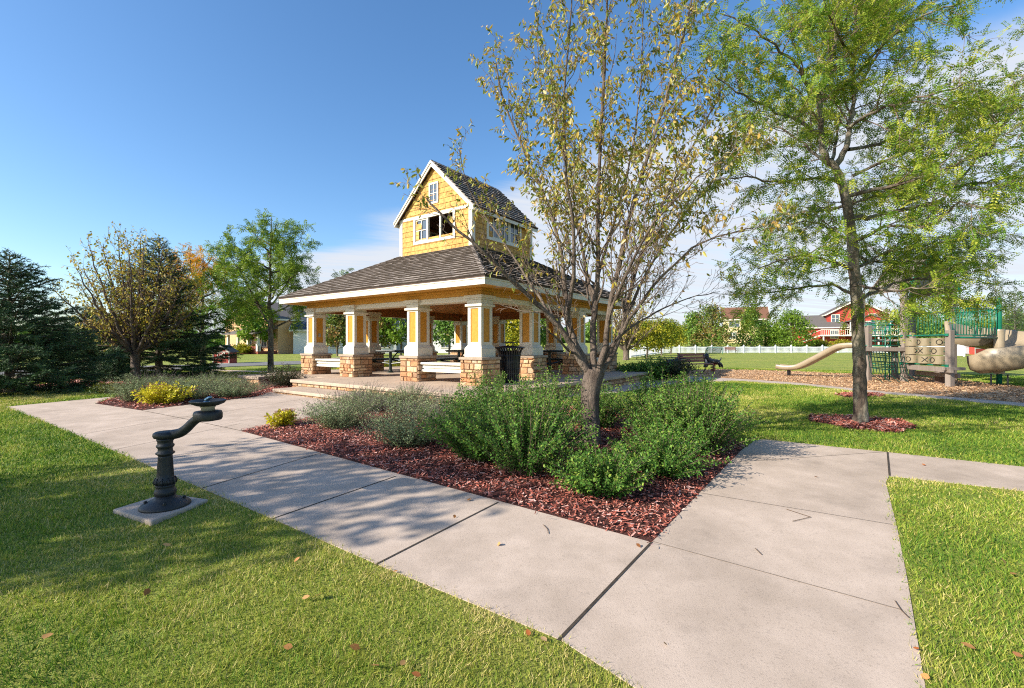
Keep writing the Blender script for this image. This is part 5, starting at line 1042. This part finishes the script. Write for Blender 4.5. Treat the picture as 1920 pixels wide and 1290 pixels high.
def house(name, label, x, y, rot, w, d, h, rh, wall, roof, wins, along='x', ov=.4, z=None, extra=None, cat='house'):
    """gabled house; front face looks along -y before turning; wins: (face, along, height, width, tall)"""
    t = thing(name, label, cat, (x, y, gz(x, y) if z is None else z), rot)
    b = MB(); b.box((-w / 2, -d / 2, -.5), (w / 2, d / 2, h))
    if along == 'x':
        for s in (-1, 1): b.extrude([(s * (w / 2 - .002), -d / 2, h), (s * (w / 2 - .002), d / 2, h), (s * (w / 2 - .002), 0, h + rh)], (-s * .2, 0, 0))
    else:
        for s in (-1, 1): b.extrude([(-w / 2, s * (d / 2 - .002), h), (w / 2, s * (d / 2 - .002), h), (0, s * (d / 2 - .002), h + rh)], (0, -s * .2, 0))
    b.build('wall', wall, t); b = MB(); f = MB()
    a, e = (w, d) if along == 'x' else (d, w); T = (lambda p, q, z_: (p, q, z_)) if along == 'x' else (lambda p, q, z_: (q, p, z_)); k = rh / (e / 2)
    for s in (-1, 1):
        P = [T(-a / 2 - ov, s * (e / 2 + ov), h - k * ov + .05), T(a / 2 + ov, s * (e / 2 + ov), h - k * ov + .05), T(a / 2 + ov, 0, h + rh + .05), T(-a / 2 - ov, 0, h + rh + .05)]
        b.hexa(P + [(p[0], p[1], p[2] + .16) for p in P])
        f.bar(T(-a / 2 - ov, s * (e / 2 + ov + .03), h - k * ov + .06), T(a / 2 + ov, s * (e / 2 + ov + .03), h - k * ov + .06), .05, .22)
        for q in (-1, 1): f.bar(T(q * (a / 2 + ov + .03), s * (e / 2 + ov), h - k * ov + .06), T(q * (a / 2 + ov + .03), 0, h + rh + .06), .05, .24, up=(0, 0, 1))
    ro = b.build('roof', roof, t); f.build('eave_trim', WHITE, ro)
    for face, u, zc, ww, wh in wins:
        b = MB(); g_ = MB(); c, s = {'f': (0, -d / 2), 'l': (-w / 2, 0), 'r': (w / 2, 0)}[face]
        def bx(m_, u0, u1, z0, z1, o0, o1):
            if face == 'f': m_.box((u0, -d / 2 - o1, z0), (u1, -d / 2 - o0, z1))
            elif face == 'l': m_.box((-w / 2 - o1, -u1, z0), (-w / 2 - o0, -u0, z1))
            else: m_.box((w / 2 + o0, u0, z0), (w / 2 + o1, u1, z1))
        e = .12; bx(b, u - ww / 2 - e, u + ww / 2 + e, zc - wh / 2 - e, zc - wh / 2, .0, .09); bx(b, u - ww / 2 - e, u + ww / 2 + e, zc + wh / 2, zc + wh / 2 + e, 0, .09); bx(b, u - ww / 2 - e, u - ww / 2, zc - wh / 2, zc + wh / 2, 0, .087); bx(b, u + ww / 2, u + ww / 2 + e, zc - wh / 2, zc + wh / 2, 0, .087); bx(b, u - .04, u + .04, zc - wh / 2, zc + wh / 2, .03, .08); bx(b, u - ww / 2, u + ww / 2, zc - .03, zc + .03, .03, .075)
        bx(g_, u - ww / 2, u + ww / 2, zc - wh / 2, zc + wh / 2, .005, .03); fr = b.build('window', WHITE, t); g_.build('pane', GLASS, fr)
    if extra: extra(t)
    return t
def porch(t):
    b = MB(); b.box((-1.5, -7.4, 0), (7.2, -5.02, .35)); b.box((-1.5, -7.35, .35), (7.2, -7.2, 1.0)); b.build('porch_base', BRICK, t); b = MB(); b.hexa([(-1.8, -7.9, 2.5), (7.5, -7.9, 2.5), (7.5, -5.0, 3.3), (-1.8, -5.0, 3.3), (-1.8, -7.9, 2.66), (7.5, -7.9, 2.66), (7.5, -5.0, 3.46), (-1.8, -5.0, 3.46)]); b.build('porch_roof', RFG, t)
    for x in (-1.2, 1.6, 4.4, 7.0): b = MB(); b.box((x - .2, -7.45, .36), (x + .2, -7.05, 1.3)); b.box((x - .13, -7.38, 1.3), (x + .13, -7.12, 2.5)); b.build('porch_column', WHITE, t)
p = at(487, 0, 62); house('tan_house', 'two storey tan sided house with a brick porch behind the slender locust', p[0] + .5, p[1] + 6, -.62, 15, 10, 4.5, 2.6, SIDT, RFG, [('l', 1.5, 1.9, 1.1, 1.7), ('l', -1.5, 3.5, 1.0, 1.2), ('l', -3, 1.9, .9, 1.5), ('f', 0, 1.7, 1.2, 1.5), ('f', 4, 1.7, 1.2, 1.5), ('f', 2, 3.6, 1.2, 1.2)], 'y', .4, None, porch)
p = at(655, 0, 66); house('white_house', 'white house with a navy roof seen between the first two piers', p[0], p[1], .25, 13, 9, 3.2, 2.6, SIDW, RFN, [('f', -4.2, 1.6, 1.1, 1.5), ('f', -1.4, 1.6, 1.1, 1.5), ('f', 2.2, 1.6, 1.1, 1.5), ('f', 5, 1.6, 1.1, 1.5)])
p = at(800, 0, 70); house('grey_house', 'pale house behind the maple seen through the pavilion', p[0], p[1], -.1, 13, 9, 2.9, 2.6, SIDW, RFG, [('f', -4, 1.5, 1.1, 1.4), ('f', 0, 1.5, 1.6, 1.4), ('f', 4, 1.5, 1.1, 1.4)])
p = at(1395, 0, 102); house('cream_house', 'tall cream house with a brown roof between the maples beyond the fence', p[0], p[1], -.42, 8.4, 9, 5.1, 2.6, SIDY, RFR, [('f', -2.1, 4.1, 1.9, 1.3), ('f', -2.4, 1.6, 1.2, 1.3), ('f', 2.6, 4.1, 1.2, 1.3)])
def deck(t):
    b = MB(); b.box((-6, -8.2, 1.25), (6.5, -5.0, 1.5)); 
    for x in (-5.6, -1.2, 2.6, 6.1): b.box((x - .1, -8.1, -.3), (x + .1, -7.9, 1.25))
    for k in range(44): x = -6 + 12.4 * k / 43; b.box((x - .03, -8.17, 1.5), (x + .03, -8.1, 2.4))
    b.box((-6, -8.2, 2.4), (6.5, -8.05, 2.5)); b.hexa([(-9, -8.1, .1), (-6, -8.1, 1.3), (-6, -7.0, 1.3), (-9, -7.0, .1), (-9, -8.1, .35), (-6, -8.1, 1.5), (-6, -7.0, 1.5), (-9, -7.0, .35)]); b.bar((-9, -8.1, 1.1), (-6, -8.1, 2.4), .08, .1); b.build('deck', WHITE, t)
    b = MB(); b.box((-1.5, -7.6, 1.5), (4.5, -5.0, 1.6)); 
    for x in (-1.4, .5, 2.5, 4.4): b.box((x - .09, -7.6, 1.6), (x + .09, -7.42, 3.9))
    b.box((-1.5, -7.6, 3.8), (4.5, -7.42, 3.95)); b.build('porch_frame', WHITE, t); b = MB(); b.box((-1.45, -7.5, 1.6), (4.45, -7.47, 3.8)); b.build('porch_screen', GLASS, t)
    b = MB(); b.extrude([(-1.5, -7.55, 3.96), (4.5, -7.55, 3.96), (1.5, -7.55, 4.9)], (0, 2.6, 0)); b.build('porch_gable', SIDR, t); b = MB()
    for s in (-1, 1): b.bar((1.5 + s * 3.3, -6.2, 3.92), (1.5, -6.2, 5.0), 3.2, .12, up=(0, 0, 1))
    b.build('porch_roof', RFG, t)
p = at(1592, 0, 90); house('red_house', 'red house with a white deck and screened porch beyond the fence', p[0], p[1], -.42, 9, 10, 5.4, 2.5, SIDR, RFG, [('f', -3.2, 4.6, 1.1, 1.3), ('f', 2.5, 4.6, 1.1, 1.3)], 'y', .4, None, deck)
p = at(1524, 0, 90.5); house('garage', 'low red wing with a grey roof left of the screened porch', p[0] + .6, p[1] - .4, -.42, 7.6, 8, 3.0, 2.2, SIDR, RFG, [('f', 2, 1.6, 1.1, 1.4)], 'x', .4, None, None, 'garage')
def shed(name, label, x, y, rot, s=1.0, cat='shed'):
    t = thing(name, label, cat, (x, y, gz(x, y)), rot); w, d, h, rh = .52 * s, .45 * s, .78 * s, .36 * s
    b = MB(); b.box((-w, -d, 0), (w, d, h)); b.extrude([(-w, -d + .001, h), (w, -d + .001, h), (0, -d + .001, h + rh)], (0, 2 * d - .002, 0)); b.build('wall', SIDR, t); b = MB()
    for q in (-1, 1): P = [(q * (w + .1 * s), -d - .08 * s, h - .05 * s), (q * (w + .1 * s), d + .08 * s, h - .05 * s), (0, d + .08 * s, h + rh + .03), (0, -d - .08 * s, h + rh + .03)]; b.hexa(P + [(p_[0], p_[1], p_[2] + .05) for p_ in P])
    b.build('roof', RFG, t); b = MB(); y0, y1 = -d - .025, -d - .003; e = .05 * s
    for q in (-1, 1): b.box((q * w - e if q > 0 else -w - .01, y0, 0), (w + .01 if q > 0 else -w + e, y1, h)); b.bar((q * w, -d - .085 * s, h - .03), (0, -d - .085 * s, h + rh + .01), .03, .07 * s)
    b.box((-w + e, y0, 0), (w - e, y1, e)); b.box((-w + e, y0, .36 * s), (w - e, y1, .41 * s)); b.box((-.24 * s, y0, .42 * s), (-.2 * s, y1, .76 * s)); b.box((.2 * s, y0, .42 * s), (.24 * s, y1, .76 * s)); b.box((-w + e, y0, .74 * s), (w - e, y1, .79 * s))
    for q in (-1, 1): b.bar((-.2 * s * q, y0 + .008, .42 * s), (.2 * s * q, y0 + .008, .74 * s), .02, .045 * s, up=(q, 0, 1))
    b.build('trim', WHITE, t)
p = gp(422, 681.5); shed('barn_shed', 'small red barn style shed with white crossed trim by the road', p[0], p[1], .05)
p = at(1824, 0, 57); shed('playhouse', 'red and white playhouse behind the short picket fence on the right', p[0], p[1], .2, 2.0, 'playhouse')
p = gp(1805, 668); b = MB(); b.box((-.12, -.12, 0), (.12, .12, 1.6)); b.box((-.15, -.15, 1.6), (.15, .15, 1.68), taper=.06); tag(b.build('timber_post', WOODG, None, loc=(p[0], p[1], gz(*p))), 'grey timber post at the left end of the short picket fence', 'post')

# ------------------------------------------------------------------ far trees
def crown_tree(name, label, x, y, H, rad, seed, lm, leaf=.22, n=3500, low=.2, shape=1.0, group=None, clumps=46, z=None, tr=.12):
    t = root(name, label, 'tree', x, y, group, z); r = np.random.default_rng(seed); lines = [(0, *smoothline([(0, 0, -.2), (.03, 0, H * .3), (-.03, .05, H * .6), (0, 0, H * .92)], [tr * 1.2, tr, tr * .6, .02], 4))]; C_l = []
    for k in range(clumps):
        f = (k + .5) / clumps; h = low + (1 - low) * f; wdt = math.sin(math.pi * min(1, (f * .86 + .14)) ** shape) ** .7; a = k * 2.399 + r.normal() * .3; q = math.sqrt(r.uniform(.12, 1)); c = np.array([math.cos(a) * rad * wdt * q, math.sin(a) * rad * wdt * q, h * H * .96]); C_l.append(c)
        if k % 2 == 0: lines.append((1, *smoothline([(0, 0, max(.15, h * .72) * H * .85), c * np.array([.5, .5, 1]) - np.array([0, 0, .1 * H]), c], [tr * .4, tr * .2, .01], 3)))
    C_a = np.array(C_l); i = r.integers(0, clumps, n); d = rdir(n); d[:, 2] *= .75; cs = rad * .34 * r.uniform(.7, 1.3, clumps); P = C_a[i] + d * (cs[i] * r.random(n) ** .5)[:, None]; Dd = d + r.normal(size=(n, 3)) * .7; Dd[:, 2] -= .3
    hue = r.normal(size=clumps) * .16 + .42; V, F, rr = place(LEAF if leaf < .3 else QUAD, P, Dd, d + np.array([0, 0, .6]) + r.normal(size=(n, 3)) * .5, leaf * r.uniform(.8, 1.4, n), leaf * r.uniform(.7, 1.4, n), np.clip(hue[i] + r.normal(size=n) * .14, 0, 1))
    V0, F0 = tubes(lines, .01, lambda lv: 8 if lv == 0 else 4); mesh_np('trunk', V0, [F0], BARKD, t); mesh_np('crown', V, [F], lm, t, rnd=rr)
def yard(u, Y): p = at(u, 0, Y); return p[0], p[1]
RED = ramp_mat('reddening_leaves', [S('#4f6a28'), S('#6c8034'), S('#86823e'), S('#966a44'), S('#a07c50')], rough=.55, trans=.3)
crown_tree('maple_tree', 'green maple beyond the fence left of the reddening one', *yard(1300, 76), 6.1, 2.5, 201, MAPL, .3, 3800, .1, .8)
crown_tree('maple_tree', 'maple with a reddening top beyond the fence left of the cream house', *yard(1335, 74), 7.3, 3.0, 202, RED, .3, 4600, .1, .8)
crown_tree('maple_tree', 'dark green maple in front of the right part of the cream house', *yard(1408, 77), 6.8, 2.5, 203, MAPL, .3, 4200, .1, .75)
crown_tree('willow_tree', 'broad loose green tree between the cream and the red house', *yard(1484, 75), 6.3, 3.5, 204, LOCL2, .28, 5000, .06, .8, None, 60)
crown_tree('maple_tree', 'small green tree close behind the dark green maple', *yard(1435, 80), 4.6, 1.9, 205, MAPL, .3, 2000, .06, .8)
for k, (u, Y, H, rd, lab) in enumerate([(1213, 42, 3.3, 1.7, 'yellow green street tree nearest to the pavilion by the angled fence'), (1240, 50, 3.9, 1.8, 'yellow green street tree in the middle of the row by the angled fence'), (1258, 58, 4.2, 2.0, 'yellow green street tree farthest along the angled fence')]): crown_tree('linden_tree', lab, *yard(u, Y), H, rd, 210 + k, YELT, .2, 2600, .32, .9, 'yellow green trees by the angled fence', 40, None, .07)
for k, (u, Y, H, rd, lm, lab) in enumerate([(1655, 84, 6.5, 3.2, RED, 'reddish tree just right of the locust trunk beyond the fence'), (1715, 82, 7.2, 3.8, MAPL, 'green tree behind the climbing net of the playground'), (1775, 80, 8.0, 3.8, MAPL, 'green tree behind the noughts and crosses panel'), (1830, 78, 8.8, 3.6, YELT, 'light green tree behind the green railings'), (1905, 82, 6.2, 3.5, MAPL, 'green tree behind the spiral slide')]): crown_tree('maple_tree', lab, *yard(u, Y), H, rd, 220 + k, lm, .32, 3600, .08, .8)
for k, (u, v, H, rd, lm, lab) in enumerate([(842, 668, 3.4, 1.25, MAPL, 'dense dark green maple seen through the pavilion above the right table'), (752, 668, 3.6, 1.5, LOCL2, 'light green tree seen through the pavilion above the left table'), (703, 668, 3.0, 1.3, RED, 'brownish tree seen through the pavilion beside the second pier'), (632, 668, 2.9, 1.2, RED, 'thin brown tree before the white house'), (962, 672, 3.2, 1.5, YELT, 'bright yellow green tree behind the litter bin'), (480, 664, 3.6, 1.1, LOCL2, 'young green tree in front of the brick porch'), (1010, 670, 3.2, 1.6, MAPL, 'green tree behind the fifth pier')]): p = gp(u, v); crown_tree('park_tree', lab, p[0], p[1], H * p[1] / 30, rd * p[1] / 30, 230 + k, lm, .0065 * p[1], 2600, .3, .9, None, 40, None, .09)
p = gp(1174, 675); vase_tree('pear_tree', 'bronze leaved multi stemmed tree at the right end of the pavilion', p[0], p[1], 5.4, 2.6, 241, PEARL2, .16, .9, .8, BARK, 14, None, .24, .6, 4.5)
p = yard(1903, 48); spruce('blue green spruce beyond the green post of the spiral slide', p[0], p[1], 6.2, 2.3, 243, 16)
for k, (u, v, H, rd, lm, lab) in enumerate([(452, 664, 1.4, 1.3, YELT, 'pale rounded shrub under the window of the tan house'), (468, 663, 1.3, 1.2, RED, 'dark red shrub at the corner of the tan house')]): p = gp(u, v); stemmy('garden_shrub', lab, u, v, H, rd, 250 + k, lm, 70, 30, .22, None, .4)
for k, (u, lab) in enumerate([(1535, 'clipped shrub at the foot of the white deck stairs'), (1580, 'clipped shrub under the white deck')]): x, y = yard(u, 80); stemmy('garden_shrub', lab, 0, 0, 1.3, 1.8, 260 + k, YELT, 70, 30, .25, None, .4, xy=(x, y))
# a belt of trees far beyond the houses, one mass
r = np.random.default_rng(300); n = 42000; a = R(1) * r.uniform(-68, 68, n); d = r.uniform(125, 150, n); x, y = d * np.sin(a), d * np.cos(a); top = 3.6 + 1.6 * fbm(a * 40, a * 0, 1.0, 5) + 1.4 * fbm(a * 160, a * 0, 1.0, 6); h = r.random(n) ** .8 * np.maximum(top, 1.2)
V, F, rr = place(QUAD, np.stack([x, y, ground(x, y) + h], 1), rdir(n), rdir(n, .5), r.uniform(.9, 1.8, n), r.uniform(.9, 1.8, n), np.clip(r.normal(.3, .2, n), 0, 1))
tag(mesh_np('treeline', V, [F], MAPL, rnd=rr), 'low dark belt of trees along the horizon', 'trees', kind='stuff')

# ------------------------------------------------------------------ small litter on the ground
def fallen(uvs, label, group, size=.06, lift=.02):
    r = np.random.default_rng(int(uvs[0][0])); first = None
    for u, v in uvs:
        p = gp(u, v); z = gz(*p) + lift
        if first is None:
            tv = LEAF[0].copy(); tv[:, 1] -= .5; tv[:, 2] += .22 * tv[:, 1] ** 2 * 2 + .25 * tv[:, 0] ** 2; o = first = mesh_np('fallen_leaf', tv * size * np.array([1.3, 1, 1]), [np.array(LEAF[1])], DRYL, rnd=r.random(2))
        else: o = first.copy(); o.data = first.data.copy(); o.data.attributes['rnd'].data.foreach_set('value', np.full(2, r.random(), np.float32)); C.objects.link(o)
        o.location = (p[0], p[1], z); o.rotation_euler = (r.normal() * .35, r.normal() * .35, r.random() * 6.28); s = r.uniform(.7, 1.25); o.scale = (s, s, s); tag(o, label, 'leaf', group)
fallen([(557, 1058), (598, 1126), (540, 1225), (665, 1226), (700, 1262), (312, 1030), (574, 1130), (755, 1255), (780, 1278), (88, 1205), (275, 1120), (585, 1072)], 'dry curled leaf lying on the grass left of the walk', 'fallen leaves on the left lawn', .05, .03)
fallen([(1880, 1060), (1815, 1223), (1908, 1240), (1697, 976), (1900, 1085)], 'dry curled leaf lying on the grass right of the path', 'fallen leaves on the right lawn', .055, .03)
fallen([(741, 1076), (800, 1103), (990, 1192), (1020, 1205), (852, 972), (936, 1024), (1247, 1213), (1718, 1222), (1735, 1275), (1635, 800), (1732, 874), (1530, 897), (1197, 1027), (880, 940)], 'small brown leaf lying on the pale concrete', 'fallen leaves on the concrete', .036, .016)
STICK = M('dry_stick', S('#4a3a2c'), S('#6a5644'), scale=20, rough=.9)
for lab, pts in (('thin forked stick lying across the middle of the right hand path', [(1474, 957), (1520, 972), (1486, 980)]), ('short thick twig lying where the path joint meets the grass', [(1678, 1130), (1690, 1148), (1704, 1162)]), ('short dark twig lying on the lower part of the right hand path', [(1416, 1031), (1428, 1043)]), ('bent thin twig lying on the foremost slab left of the mulch tip', [(1018, 986), (1026, 994), (1028, 1003)])):
    b = MB(); P = [gp(*q) for q in pts]; o = P[0]; b.tube([(q[0] - o[0], q[1] - o[1], gz(*q) + .012 - gz(*o)) for q in P], .0024, 5); tag(b.build('twig', STICK, None, loc=(o[0], o[1], gz(*o))), lab, 'twig')
